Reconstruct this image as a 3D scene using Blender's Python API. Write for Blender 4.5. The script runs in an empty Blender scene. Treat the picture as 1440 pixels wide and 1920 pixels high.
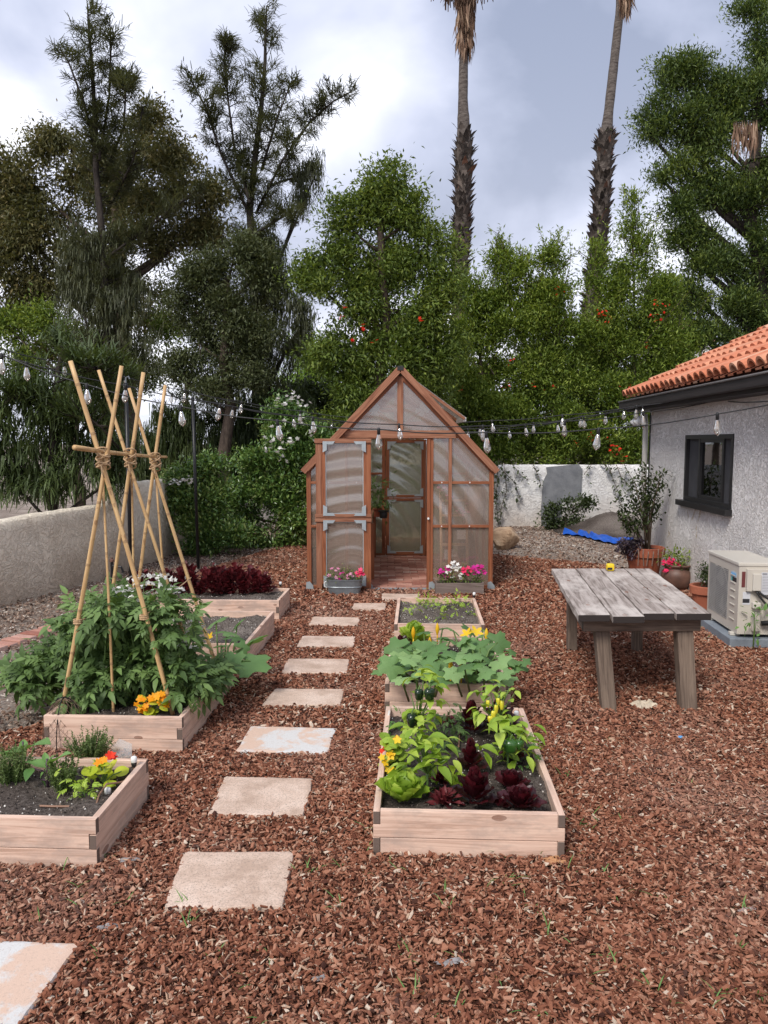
import bpy, math, random
import numpy as np
from mathutils import Vector, Matrix
R=math.radians
rng=np.random.default_rng(11); random.seed(5)
S=bpy.context.scene; COL=S.collection
# ---------------------------------------------------------------- camera
H=1.7; PIT=R(5.16); F=1440.0
cd=bpy.data.cameras.new('camera'); cam=bpy.data.objects.new('camera',cd); COL.objects.link(cam)
cd.sensor_fit='HORIZONTAL'; cd.sensor_width=36; cd.lens=36; cd.clip_start=.05; cd.clip_end=2000
cam.location=(0,0,H); cam.rotation_euler=(math.pi/2-PIT,0,0); S.camera=cam
# ---------------------------------------------------------------- sky, sun, exposure
SUN_EL,SUN_AZ=R(46),R(208)
w=bpy.data.worlds.new("World"); S.world=w; w.use_nodes=True
nt=w.node_tree; nt.nodes.clear(); N=nt.nodes.new; L=nt.links.new
out=N('ShaderNodeOutputWorld'); mx=N('ShaderNodeMixShader'); b1=N('ShaderNodeBackground'); b2=N('ShaderNodeBackground')
sky=N('ShaderNodeTexSky'); sky.sky_type='NISHITA'; sky.sun_disc=False; sky.sun_elevation=SUN_EL; sky.sun_rotation=SUN_AZ
L(sky.outputs[0],b1.inputs[0]); b1.inputs[1].default_value=.1
tc=N('ShaderNodeTexCoord'); sep=N('ShaderNodeSeparateXYZ'); L(tc.outputs['Generated'],sep.inputs[0])
def wm(op,a,b):
    n=N('ShaderNodeMath'); n.operation=op
    for i,v in enumerate((a,b)):
        if isinstance(v,(int,float)): n.inputs[i].default_value=v
        else: L(v,n.inputs[i])
    return n.outputs[0]
zz=wm('ADD',wm('MAXIMUM',sep.outputs[2],0.0),.22)
cx=N('ShaderNodeCombineXYZ'); L(wm('DIVIDE',sep.outputs[0],zz),cx.inputs[0]); L(wm('DIVIDE',sep.outputs[1],zz),cx.inputs[1])
def wnoise(scale,det,dist,off):
    m=N('ShaderNodeMapping'); m.inputs['Location'].default_value=off; m.inputs['Scale'].default_value=(1,.8,1); L(cx.outputs[0],m.inputs[0])
    n=N('ShaderNodeTexNoise'); n.inputs['Scale'].default_value=scale; n.inputs['Detail'].default_value=det; n.inputs['Roughness'].default_value=.5; n.inputs['Distortion'].default_value=dist
    L(m.outputs[0],n.inputs[0]); return n.outputs[0]
n1=wnoise(1.35,6,.3,(5.1,2.6,0)); n2=wnoise(.55,3,.1,(7.1,4.4,2))
sm=wm('ADD',wm('MULTIPLY',n1,.6),wm('MULTIPLY',n2,.4))
cr=N('ShaderNodeValToRGB'); L(sm,cr.inputs[0]); e=cr.color_ramp.elements
e[0].position=.42; e[0].color=(.22,.26,.37,1); e[1].position=.60; e[1].color=(.86,.87,.93,1)
q=e.new(.48); q.color=(.37,.41,.54,1); q=e.new(.54); q.color=(.58,.61,.73,1)
hz=wm('MULTIPLY',wm('POWER',wm('SUBTRACT',1.0,wm('MAXIMUM',sep.outputs[2],0.0)),3.5),.45)
hm=N('ShaderNodeMix'); hm.data_type='RGBA'; L(hz,hm.inputs[0]); L(cr.outputs[0],hm.inputs[6]); hm.inputs[7].default_value=(.98,.98,1.03,1)
L(hm.outputs[2],b2.inputs[0]); b2.inputs[1].default_value=1.0
mk=N('ShaderNodeMapRange'); L(n2,mk.inputs[0]); mk.inputs[1].default_value=.3; mk.inputs[2].default_value=.5; mk.inputs[3].default_value=.92; mk.inputs[4].default_value=1.0
L(mk.outputs[0],mx.inputs[0]); L(b1.outputs[0],mx.inputs[1]); L(b2.outputs[0],mx.inputs[2]); L(mx.outputs[0],out.inputs[0])
ld=bpy.data.lights.new('sun','SUN'); ld.energy=2.1; ld.angle=R(17); ld.color=(1,.95,.88)
sun=bpy.data.objects.new('sun',ld); COL.objects.link(sun); sun.rotation_euler=(math.pi/2-SUN_EL,0,-SUN_AZ+math.pi)
sun.location=(0,0,20)
vs=S.view_settings; vs.view_transform='Standard'; vs.look='None'; vs.gamma=1; vs.exposure=.62
S.cycles.transparent_max_bounces=24
# ---------------------------------------------------------------- pixel -> place helpers
def ray(px,py):
    u=(px-720)/F; v=(960-py)/F
    return (u, math.cos(PIT)+v*math.sin(PIT), -math.sin(PIT)+v*math.cos(PIT))
def P(px,py,z=0):
    r=ray(px,py); t=(z-H)/r[2]; return np.array((r[0]*t,r[1]*t,z))
def PY(px,py,Y):
    r=ray(px,py); t=Y/r[1]; return np.array((r[0]*t,Y,H+r[2]*t))
# ---------------------------------------------------------------- mesh builder
class MB:
    def __init__(s): s.V=[];s.G=[];s.F=[];s.Rn=[];s.n=0
    def add(s,v,faces,rnd=0.5,gc=None):
        v=np.asarray(v,float); s.V.append(v); s.G.append(v if gc is None else np.asarray(gc,float))
        for f in faces:
            f=np.asarray(f,int)
            if f.ndim==1: f=f[None]
            s.F.append(f+s.n); r=np.full(len(f),rnd) if np.isscalar(rnd) else np.asarray(rnd,float)
            s.Rn.append(r if len(r)==len(f) else np.full(len(f),r[0]))
        s.n+=len(v)
    def inst(s,tpl,M,T,rnd):
        v,fs=tpl; n=len(T); k=len(v)
        if n==0: return
        W=np.einsum('nij,kj->nki',M,v)+np.asarray(T)[:,None,:]
        s.V.append(W.reshape(-1,3)); g=np.tile(v,(n,1,1))+np.asarray(rnd)[:,None,None]*7.3; s.G.append(g.reshape(-1,3))
        for f in fs:
            f=np.asarray(f,int); off=(np.arange(n)*k)[:,None,None]
            s.F.append((f[None]+off).reshape(-1,f.shape[1])+s.n); s.Rn.append(np.repeat(rnd,len(f)))
        s.n+=n*k
    def prism(s,poly,o,u,v,w,th,rnd=None):
        """poly in (u,v), extruded th along w; u = grain direction"""
        o,u,v,w=[np.array(a,float) for a in (o,u,v,w)]; n=len(poly); rn=random.random() if rnd is None else rnd
        pts=[o+u*a+v*b+w*c for c in (0,th) for a,b in poly]; off=rn*9
        gc=[(a+off,b+off*.37,c) for c in (0,th) for a,b in poly]
        fl=[list(range(n))[::-1],[i+n for i in range(n)]]; rr=[rn,rn]
        for i in range(n):
            j=(i+1)%n; fl.append([i,j,j+n,i+n]); rr.append(2.0 if abs(poly[i][0]-poly[j][0])<1e-6 else rn)
        if np.dot(np.cross(u,v),w)<0: fl=[f[::-1] for f in fl]
        s.V.append(np.array(pts)); s.G.append(np.array(gc))
        for f,r in zip(fl,rr): s.F.append(np.array([f])+s.n); s.Rn.append(np.array([r]))
        s.n+=2*n
    def box(s,a,b,rnd=None,axis=None):
        a=np.array(a,float); b=np.array(b,float); lo=np.minimum(a,b); d=np.abs(b-a)
        i=int(np.argmax(d)) if axis is None else axis; j=(i+1)%3; k=(i+2)%3; E=np.eye(3)
        s.prism([(0,0),(d[i],0),(d[i],d[j]),(0,d[j])],lo,E[i],E[j],E[k],d[k],rnd)
    def beam(s,a,b,wd,th,up=(0,0,1),rnd=None):
        a=np.array(a,float);b=np.array(b,float);u=b-a;Ln=np.linalg.norm(u);u/=Ln
        up=np.array(up,float);w=np.cross(u,up);w/=np.linalg.norm(w);v=np.cross(w,u)
        s.prism([(0,0),(Ln,0),(Ln,th),(0,th)],a-w*wd/2-v*th/2,u,v,w,wd,rnd)
    def tube(s,pts,rad,n=6,rnd=None,cap=True):
        pts=np.array(pts,float); m=len(pts); rad=np.full(m,rad,float) if np.isscalar(rad) else np.array(rad,float)
        rn=random.random() if rnd is None else rnd
        d=np.gradient(pts,axis=0); d/=np.linalg.norm(d,axis=1)[:,None]+1e-9
        x=np.cross(d[0],(0,0,1) if abs(d[0][2])<.9 else (1,0,0)); V=[];G=[];al=0
        for i in range(m):
            x=x-d[i]*np.dot(x,d[i]); x/=np.linalg.norm(x)+1e-9; y=np.cross(d[i],x)
            if i: al+=np.linalg.norm(pts[i]-pts[i-1])
            for k in range(n):
                a=2*math.pi*k/n; V.append(pts[i]+(x*math.cos(a)+y*math.sin(a))*rad[i]); G.append((al+rn*5,math.cos(a)*rad[i],math.sin(a)*rad[i]+rn))
        Q=[[i*n+k,i*n+(k+1)%n,(i+1)*n+(k+1)%n,(i+1)*n+k] for i in range(m-1) for k in range(n)]
        fs=[np.array(Q)]
        if cap: fs+= [np.array([list(range(n))[::-1]]),np.array([[ (m-1)*n+k for k in range(n)]])]
        s.add(V,fs,rn,G)
    def lathe(s,prof,o,n=20,rnd=.5,wob=0):
        V=[];m=len(prof)
        for r,z in prof:
            for k in range(n):
                a=2*math.pi*k/n; V.append((o[0]+r*math.cos(a)*(1+wob*math.sin(3*a+z*9)),o[1]+r*math.sin(a),o[2]+z))
        Q=[[i*n+k,i*n+(k+1)%n,(i+1)*n+(k+1)%n,(i+1)*n+k] for i in range(m-1) for k in range(n)]
        s.add(V,[np.array(Q)],rnd)
    def grid(s,X,Y,Z,rnd=.5):
        a,b=Z.shape; V=np.stack([X.ravel(),Y.ravel(),Z.ravel()],1)
        i=np.arange((a-1)*(b-1)); r=i//(b-1); c=i%(b-1); k=r*b+c
        s.add(V,[np.stack([k,k+b,k+b+1,k+1],1)],rnd)
ORG={}
def obj(name,mb,mat,parent=None,org=None,smooth=False,bev=0,local=False):
    V=np.concatenate(mb.V); G=np.concatenate(mb.G)
    if parent is not None: o0=(0,0,0) if local else ORG[parent.name]
    else: o0=(0,0,0) if org is None else org
    V=V-np.array(o0,float)
    me=bpy.data.meshes.new(name); me.vertices.add(len(V)); me.vertices.foreach_set('co',V.astype(np.float32).ravel())
    lp=np.concatenate([f.ravel() for f in mb.F]); sz=np.concatenate([np.full(len(f),f.shape[1]) for f in mb.F])
    me.loops.add(len(lp)); me.loops.foreach_set('vertex_index',lp.astype(np.int32)); me.polygons.add(len(sz))
    st=np.concatenate([[0],np.cumsum(sz)[:-1]]); me.polygons.foreach_set('loop_start',st.astype(np.int32))
    try: me.polygons.foreach_set('loop_total',sz.astype(np.int32))
    except Exception: pass
    me.polygons.foreach_set('use_smooth',np.full(len(sz),bool(smooth)))
    a=me.attributes.new('rnd','FLOAT','FACE'); a.data.foreach_set('value',np.concatenate(mb.Rn).astype(np.float32))
    a=me.attributes.new('gc','FLOAT_VECTOR','POINT'); a.data.foreach_set('vector',G.astype(np.float32).ravel())
    me.update(calc_edges=True); me.validate(); me.materials.append(mat)
    o=bpy.data.objects.new(name,me); COL.objects.link(o)
    if parent is not None: o.parent=parent; ORG[o.name]=ORG.get(parent.name,(0,0,0))
    else: o.location=o0; ORG[o.name]=o0
    if bev: m=o.modifiers.new('bevel','BEVEL'); m.width=bev; m.segments=2; m.limit_method='ANGLE'
    return o
def tag(o,label=None,cat=None,group=None,kind=None):
    for k,v in (('label',label),('category',cat),('group',group),('kind',kind)):
        if v: o[k]=v
    return o
def thing(name,label,cat,loc=(0,0,0),rz=0,group=None):
    o=bpy.data.objects.new(name,None); COL.objects.link(o); o.location=loc; o.rotation_euler=(0,0,rz); o.empty_display_size=.1
    ORG[o.name]=tuple(loc); return tag(o,label,cat,group)
# ---------------------------------------------------------------- materials
def newmat(name):
    m=bpy.data.materials.new(name); m.use_nodes=True; t=m.node_tree; t.nodes.clear()
    o=t.nodes.new('ShaderNodeOutputMaterial'); return m,t,o
class NT:
    def __init__(s,t): s.t=t
    def n(s,ty,**k):
        x=s.t.nodes.new(ty)
        for a,b in k.items(): setattr(x,a,b)
        return x
    def l(s,a,b): s.t.links.new(a,b)
    def setin(s,x,i,v):
        if isinstance(v,(int,float,tuple,list)): x.inputs[i].default_value=v
        else: s.l(v,x.inputs[i])
    def coord(s,kind='gc',scale=(1,1,1)):
        if kind=='gc': x=s.n('ShaderNodeAttribute',attribute_name='gc').outputs['Vector']
        elif kind=='world': x=s.n('ShaderNodeNewGeometry').outputs['Position']
        else: x=s.n('ShaderNodeTexCoord').outputs['Object']
        m=s.n('ShaderNodeMapping'); s.l(x,m.inputs[0]); m.inputs['Scale'].default_value=scale; return m.outputs[0]
    def noise(s,co,scale,det=4,rough=.55,dist=0):
        x=s.n('ShaderNodeTexNoise'); s.l(co,x.inputs[0]); x.inputs['Scale'].default_value=scale; x.inputs['Detail'].default_value=det
        x.inputs['Roughness'].default_value=rough; x.inputs['Distortion'].default_value=dist; return x.outputs[0]
    def ramp(s,f,stops):
        x=s.n('ShaderNodeValToRGB'); s.l(f,x.inputs[0]); e=x.color_ramp.elements
        e[0].position=stops[0][0]; e[0].color=(*stops[0][1],1); e[1].position=stops[-1][0]; e[1].color=(*stops[-1][1],1)
        for p,c in stops[1:-1]: y=e.new(p); y.color=(*c,1)
        return x.outputs[0]
    def math(s,op,a,b=0.0):
        x=s.n('ShaderNodeMath',operation=op); s.setin(x,0,a); s.setin(x,1,b); return x.outputs[0]
    def mix(s,f,a,b,mode='MIX'):
        x=s.n('ShaderNodeMix',data_type='RGBA',blend_type=mode); s.setin(x,0,f)
        s.setin(x,6,(*a,1) if isinstance(a,tuple) and len(a)==3 else a); s.setin(x,7,(*b,1) if isinstance(b,tuple) and len(b)==3 else b); return x.outputs[2]
    def bump(s,h,st,dist=.01):
        x=s.n('ShaderNodeBump'); s.l(h,x.inputs['Height']); x.inputs['Strength'].default_value=st; x.inputs['Distance'].default_value=dist; return x.outputs[0]
    def rnd(s): return s.n('ShaderNodeAttribute',attribute_name='rnd').outputs['Fac']
    def pb(s,col,rough=.6,nrm=None,metal=0,spec=.5,alpha=None,**k):
        x=s.n('ShaderNodeBsdfPrincipled'); s.setin(x,'Base Color',(*col,1) if isinstance(col,tuple) and len(col)==3 else col)
        s.setin(x,'Roughness',rough); x.inputs['Metallic'].default_value=metal; x.inputs['Specular IOR Level'].default_value=spec
        if nrm is not None: s.l(nrm,x.inputs['Normal'])
        return x
def mat_simple(name,c1,c2=None,scale=8,rough=.6,bump=.2,bscale=None,bdist=.005,metal=0,kind='obj',spec=.4,detail=5):
    m,t,o=newmat(name); g=NT(t); c2=c2 or tuple(x*.75 for x in c1); co=g.coord(kind)
    n=g.noise(co,scale,detail,.6); c=g.ramp(n,[(.32,c2),(.68,c1)])
    b=g.noise(co,bscale or scale*5,4); p=g.pb(c,rough,g.bump(b,bump,bdist) if bump else None,metal,spec); g.l(p.outputs[0],o.inputs[0]); return m
def mat_wood(name,c1,c2,c3,rough=.7,end=(.2,.16,.13),knots=True,bump=.25,stain=None,stain_s=2.0,gs=1.0):
    m,t,o=newmat(name); g=NT(t); co=g.coord('gc',(1.2,22*gs,22*gs)); wv=g.noise(co,1.6,6,.65,1.2)
    fine=g.noise(g.coord('gc',(4,160*gs,160*gs)),1,3,.6); f=g.math('ADD',g.math('MULTIPLY',wv,.75),g.math('MULTIPLY',fine,.25))
    c=g.ramp(f,[(.38,c3),(.49,c2),(.60,c1)])
    r=g.rnd(); c=g.mix(g.math('MULTIPLY',g.math('FRACT',g.math('MULTIPLY',r,7.7)),.3),c,c2)
    if knots:
        v=g.n('ShaderNodeTexVoronoi'); g.l(g.coord('gc',(3.8,9,9)),v.inputs[0]); v.inputs['Scale'].default_value=1.0
        k=g.math('LESS_THAN',g.math('ADD',v.outputs['Distance'],g.math('MULTIPLY',wv,.05)),.155); c=g.mix(g.math('MULTIPLY',k,.75),c,(.20,.085,.05))
    if stain:
        sn=g.noise(g.coord('gc',(1,2,2)),stain_s*2,5,.7); sf=g.ramp(sn,[(.48,(0,0,0)),(.64,(1,1,1))]); c=g.mix(g.math('MULTIPLY',sf,.75),c,stain)
    c=g.mix(g.math('GREATER_THAN',r,1.5),c,end)
    p=g.pb(c,rough,g.bump(f,bump,.003),0,.25); g.l(p.outputs[0],o.inputs[0]); return m
def mat_leaf(name,stops,trans=.25,rough=.5,spec=.35,varsc=1.1,tint=(1.3,1.25,.5)):
    m,t,o=newmat(name); g=NT(t); r=g.rnd(); n=g.noise(g.coord('world'),varsc,3); f=g.math('ADD',g.math('MULTIPLY',r,.65),g.math('MULTIPLY',n,.4))
    k=len(stops); c=g.ramp(f,[(.12+.76*i/(k-1),s_) for i,s_ in enumerate(stops)])
    vn=g.noise(g.coord('gc'),60,3); p=g.pb(c,rough,g.bump(vn,.15,.003),0,spec)
    tr=g.n('ShaderNodeBsdfTranslucent'); g.l(g.mix(1.0,c,(*tint,1),'MULTIPLY'),tr.inputs[0]); x=g.n('ShaderNodeMixShader'); x.inputs[0].default_value=trans
    g.l(p.outputs[0],x.inputs[1]); g.l(tr.outputs[0],x.inputs[2]); g.l(x.outputs[0],o.inputs[0]); return m
M={}
M['bed']=mat_wood('bed_wood',(.76,.56,.44),(.67,.465,.36),(.47,.30,.22),end=(.15,.11,.09),stain=(.42,.315,.26),stain_s=1.6)
M['cedar']=mat_wood('cedar_wood',(.34,.135,.065),(.26,.09,.042),(.15,.048,.022),rough=.5,end=(.25,.10,.05),knots=False)
M['cedar_pale']=mat_wood('weathered_cedar',(.36,.175,.105),(.27,.115,.065),(.17,.065,.037),rough=.6,end=(.3,.15,.1),knots=False)
M['old']=mat_wood('weathered_table_wood',(.46,.40,.365),(.32,.27,.24),(.14,.11,.095),rough=.75,end=(.035,.028,.026),knots=True,bump=.7,stain=(.62,.56,.51),stain_s=1.0,gs=.6)
M['oldleg']=mat_wood('weathered_leg_wood',(.22,.165,.125),(.15,.11,.085),(.08,.057,.043),rough=.8,end=(.06,.05,.04),knots=False,bump=.5,gs=.8)
M['oldbox']=mat_wood('weathered_box_wood',(.24,.19,.17),(.19,.145,.125),(.12,.09,.075),rough=.8,end=(.12,.09,.08),knots=False,bump=.5)
M['pine']=mat_wood('pine_chair_wood',(.62,.42,.25),(.55,.36,.21),(.42,.26,.15),rough=.5,knots=False)
M['fascia']=mat_wood('dark_fascia',(.040,.034,.034),(.03,.026,.026),(.02,.017,.017),rough=.55,end=(.03,.03,.03),knots=False)
def mk_bamboo():
    m,t,o=newmat('bamboo'); g=NT(t); c=g.ramp(g.noise(g.coord('gc',(3,60,60)),1.5,4),[(.3,(.42,.25,.11)),(.7,(.66,.45,.22))])
    s2=g.noise(g.coord('gc',(6,10,10)),3,3); c=g.mix(g.ramp(s2,[(.60,(0,0,0)),(.68,(.7,.7,.7))]),c,(.25,.13,.06)); c=g.mix(g.math('MULTIPLY',g.math('GREATER_THAN',g.rnd(),2.5),.6),c,(.25,.15,.08))
    p=g.pb(c,.42,None,0,.4); g.l(p.outputs[0],o.inputs[0]); return m
M['bamboo']=mk_bamboo()
M['node']=mat_simple('bamboo_node',(.40,.24,.12),rough=.6)
M['twine']=mat_simple('jute_twine',(.55,.38,.22),(.38,.24,.13),60,.9,.6)
def mk_chips():
    m,t,o=newmat('bark_chips'); g=NT(t); r=g.rnd()
    c=g.ramp(r,[(0,(.06,.020,.012)),(.25,(.18,.060,.032)),(.5,(.32,.125,.070)),(.72,(.43,.20,.122)),(.9,(.50,.30,.205)),(.97,(.60,.42,.29)),(1,(.68,.55,.43))])
    n=g.noise(g.coord('gc',(40,120,120)),1,3); c=g.mix(.5,c,g.ramp(n,[(.3,(.45,.45,.45)),(.7,(1,1,1))]),'MULTIPLY')
    sn=g.noise(g.coord('world'),.9,3); c=g.mix(g.ramp(sn,[(.5,(0,0,0)),(.75,(.35,.35,.35))]),c,(.36,.24,.19))
    p=g.pb(c,.8,g.bump(n,.5,.002),0,.25); g.l(p.outputs[0],o.inputs[0]); return m
M['chips']=mk_chips()
def mk_litter():
    m,t,o=newmat('leaf_litter'); g=NT(t); r=g.rnd()
    c=g.ramp(r,[(0,(.06,.04,.03)),(.3,(.16,.10,.075)),(.6,(.28,.19,.14)),(.85,(.42,.33,.26)),(1,(.62,.57,.50))]); p=g.pb(c,.9,None,0,.2); g.l(p.outputs[0],o.inputs[0]); return m
M['litter']=mk_litter()
def mk_ground(name,stops,vs,bd,bst=.8):
    m,t,o=newmat(name); g=NT(t); co=g.coord('world'); n=g.noise(co,1.3,8,.62); n2=g.noise(co,vs,6,.7)
    c=g.ramp(g.math('ADD',g.math('MULTIPLY',n,.5),g.math('MULTIPLY',n2,.5)),stops); p=g.pb(c,.95,g.bump(n2,bst,bd),0,.15); g.l(p.outputs[0],o.inputs[0]); return m
M['dirt']=mk_ground('bare_dirt',[(.36,(.13,.095,.075)),(.5,(.29,.235,.195)),(.64,(.46,.40,.345))],38,.03)
M['mulchbase']=mk_ground('mulch_base',[(.36,(.035,.015,.010)),(.5,(.11,.045,.028)),(.64,(.24,.105,.065))],70,.03)
M['soil']=mk_ground('garden_soil',[(.38,(.028,.022,.019)),(.5,(.085,.068,.058)),(.63,(.20,.17,.15))],75,.02)
M['dry_soil']=mk_ground('dry_soil',[(.38,(.06,.05,.042)),(.5,(.15,.125,.105)),(.63,(.32,.28,.24))],75,.02)
def mk_perl():
    m,t,o=newmat('soil_crumbs'); g=NT(t); c=g.ramp(g.rnd(),[(0,(.03,.024,.02)),(.7,(.12,.095,.08)),(.86,(.25,.2,.16)),(.93,(.75,.72,.66))]); p=g.pb(c,.9); g.l(p.outputs[0],o.inputs[0]); return m
M['crumb']=mk_perl()
def mk_stucco(name,c1,c2,stain,sc=9,st=.9,lowstain=True,patches=None):
    m,t,o=newmat(name); g=NT(t); co=g.coord('world'); n=g.noise(co,sc,5,.6,2.2); n2=g.noise(co,sc*5,4,.6,.5)
    ridge=g.ramp(n,[(.40,(0,0,0)),(.5,(.7,.7,.7)),(.56,(1,1,1))]); h=g.math('ADD',ridge,g.math('MULTIPLY',n2,.5))
    c=g.ramp(g.noise(co,1.7,5,.6),[(.35,c2),(.62,c1)]); cre=g.ramp(g.noise(co,sc*1.5,5,.7,3.0),[(.33,(1,1,1)),(.40,(0,0,0))])
    c=g.mix(g.math('MULTIPLY',cre,.4),c,tuple(x*.42 for x in c2))
    if lowstain:
        z=g.n('ShaderNodeSeparateXYZ'); g.l(g.n('ShaderNodeNewGeometry').outputs['Position'],z.inputs[0])
        zf=g.n('ShaderNodeMapRange'); g.l(g.math('SUBTRACT',z.outputs[2],g.math('MULTIPLY',g.noise(co,2.5,4),.7)),zf.inputs[0]); zf.inputs[1].default_value=-.35; zf.inputs[2].default_value=.25; zf.inputs[3].default_value=.75; zf.inputs[4].default_value=0
        c=g.mix(zf.outputs[0],c,stain)
    if patches:
        pf=g.ramp(g.noise(co,2.2,6,.6,.6),[(.665,(0,0,0)),(.675,(1,1,1))]); c=g.mix(pf,c,patches)
    p=g.pb(c,.9,g.bump(h,st,.011),0,.2); g.l(p.outputs[0],o.inputs[0]); return m
M['stucco_cream']=mk_stucco('cream_stucco',(.88,.79,.65),(.79,.69,.55),(.42,.32,.24),13)
M['stucco_white']=mk_stucco('white_stucco',(.88,.85,.82),(.77,.735,.705),(.50,.41,.34),16,1.0,True,(.62,.54,.43))
M['stucco_back']=mk_stucco('white_garden_wall_stucco',(.84,.83,.81),(.72,.70,.68),(.45,.37,.31),13)
M['cement']=mat_simple('grey_cement_patch',(.20,.205,.215),(.13,.135,.145),7,.9,.5,30,.01,kind='world')
def mk_paver():
    m,t,o=newmat('concrete_paver'); g=NT(t); co=g.coord('world'); n=g.noise(co,5,7,.7); n2=g.noise(co,150,4,.8)
    c=g.ramp(n,[(.38,(.47,.34,.26)),(.5,(.60,.45,.355)),(.62,(.69,.54,.44))]); c=g.mix(g.ramp(n2,[(.40,(.8,.8,.8)),(.49,(0,0,0))]),c,(.30,.235,.19))
    p=g.pb(c,.85,g.bump(n2,.4,.003),0,.2); g.l(p.outputs[0],o.inputs[0]); return m
M['paver']=mk_paver()
def mk_paverw():
    m,t,o=newmat('whitewashed_paver'); g=NT(t); co=g.coord('world'); n=g.noise(co,4.2,6,.7,.3); n2=g.noise(co,120,4,.75)
    c=g.mix(g.ramp(n,[(.46,(0,0,0)),(.54,(1,1,1))]),(.62,.45,.35),(.60,.59,.57)); c=g.mix(g.ramp(n2,[(.36,(.4,.4,.4)),(.46,(0,0,0))]),c,(.35,.27,.22))
    p=g.pb(c,.85,g.bump(g.math('ADD',n2,n),.4,.004),0,.2); g.l(p.outputs[0],o.inputs[0]); return m
M['paverw']=mk_paverw()
def mk_rndramp(name,stops,rough=.8,nsc=30,bd=.004,spec=.3):
    m,t,o=newmat(name); g=NT(t); c=g.ramp(g.rnd(),stops); n=g.noise(g.coord('world'),nsc,5,.65); c=g.mix(.6,c,g.ramp(n,[(.3,(.55,.55,.55)),(.65,(1,1,1))]),'MULTIPLY')
    p=g.pb(c,rough,g.bump(n,.5,bd),0,spec); g.l(p.outputs[0],o.inputs[0]); return m
M['brick']=mk_rndramp('floor_brick',[(0,(.30,.115,.085)),(.5,(.42,.19,.14)),(.8,(.52,.28,.22)),(1,(.60,.42,.36))])
M['tile']=mk_rndramp('clay_roof_tile',[(0,(.52,.17,.085)),(.5,(.60,.22,.12)),(.85,(.66,.28,.16)),(1,(.60,.36,.24))],.75,9)
M['terra']=mat_simple('terracotta',(.36,.105,.05),(.22,.06,.035),6,.65,.2,40)
M['terra2']=mat_simple('pale_terracotta',(.42,.14,.075),(.30,.09,.05),6,.7,.2,40)
M['urn']=mat_simple('brown_glazed_urn',(.17,.085,.06),(.08,.045,.035),7,.5,.3,30)
M['galv']=mat_simple('galvanised_steel',(.30,.33,.35),(.20,.22,.235),9,.42,.1,30,metal=.6)
M['zinc']=mat_simple('zinc_bracket',(.42,.47,.49),(.34,.38,.40),14,.5,.1,metal=.35)
M['black']=mat_simple('black_metal',(.012,.012,.013),(.008,.008,.009),6,.4,0)
M['rubber']=mat_simple('black_rubber',(.014,.014,.015),(.02,.02,.02),9,.5,.2)
M['tubing']=mat_simple('brown_drip_tubing',(.30,.17,.11),(.22,.12,.08),9,.6,0)
M['white']=mat_simple('white_plastic',(.78,.78,.77),(.7,.7,.69),9,.4,0)
M['trimw']=mat_simple('off_white_trim',(.62,.60,.56),(.50,.48,.45),6,.6,.2)
M['tarp']=mat_simple('blue_tarp',(.02,.13,.62),(.012,.08,.42),8,.35,.8,22,.02)
M['ac']=mat_simple('beige_enamel',(.56,.52,.455),(.52,.48,.42),3,.42,.03)
M['acd']=mat_simple('beige_enamel_lid',(.60,.565,.50),(.55,.515,.455),3,.42,.03)
M['grille']=mat_simple('grille_wire',(.42,.41,.40),(.36,.35,.34),9,.5,0)
M['darkvoid']=mat_simple('fan_cavity',(.035,.035,.04),(.02,.02,.025),5,.6,0)
M['pad']=mat_simple('grey_plastic_pad',(.22,.25,.285),(.17,.195,.225),8,.6,.2,50)
M['blue']=mat_simple('blue_print',(.12,.42,.78),rough=.4,bump=0); M['teal']=mat_simple('teal_print',(.03,.42,.42),rough=.4,bump=0)
M['ink']=mat_simple('dark_ink',(.03,.03,.035),rough=.5,bump=0); M['paper']=mat_simple('white_paper',(.62,.63,.66),(.55,.56,.6),9,.6,.1); M['grey_ink']=mat_simple('grey_ink',(.30,.31,.33),rough=.6,bump=0)
M['redink']=mat_simple('maroon_ink',(.16,.04,.04),rough=.5,bump=0)
M['winframe']=mat_simple('dark_bronze_window_frame',(.022,.021,.022),(.016,.015,.016),6,.4,0)
M['yellow']=mat_simple('yellow_plastic',(.85,.60,.03),(.7,.5,.02),9,.4,0)
M['trash']=mat_simple('crumpled_cream_paper',(.60,.52,.40),(.45,.38,.29),14,.8,.5)
def mk_rock():
    m,t,o=newmat('sandstone_boulder'); g=NT(t); co=g.coord('obj'); n=g.noise(co,3,7,.65,.8); c=g.ramp(n,[(.34,(.22,.13,.08)),(.5,(.45,.31,.20)),(.66,(.62,.49,.35))])
    p=g.pb(c,.85,g.bump(g.noise(co,14,6,.7),.8,.02),0,.2); g.l(p.outputs[0],o.inputs[0]); return m
M['rock']=mk_rock()
def mk_bark(name,c1,c2,sc=(8,8,2.0),bd=.03):
    m,t,o=newmat(name); g=NT(t); n=g.noise(g.coord('world',sc),1.5,6,.7,.6); c=g.ramp(n,[(.35,c2),(.65,c1)]); p=g.pb(c,.9,g.bump(n,.8,bd),0,.2); g.l(p.outputs[0],o.inputs[0]); return m
M['bark']=mk_bark('tree_bark',(.12,.09,.07),(.045,.033,.027)); M['barkd']=mk_bark('dark_bark',(.055,.045,.038),(.02,.016,.014))
def mk_palmbark():
    m,t,o=newmat('palm_bark'); g=NT(t); n=g.noise(g.coord('world',(5,5,22)),1.2,5,.65,.5); c=g.ramp(n,[(.38,(.06,.048,.042)),(.62,(.16,.135,.118))]); p=g.pb(c,.9,g.bump(n,.8,.03),0,.2); g.l(p.outputs[0],o.inputs[0]); return m
M['palm']=mk_palmbark()
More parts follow.
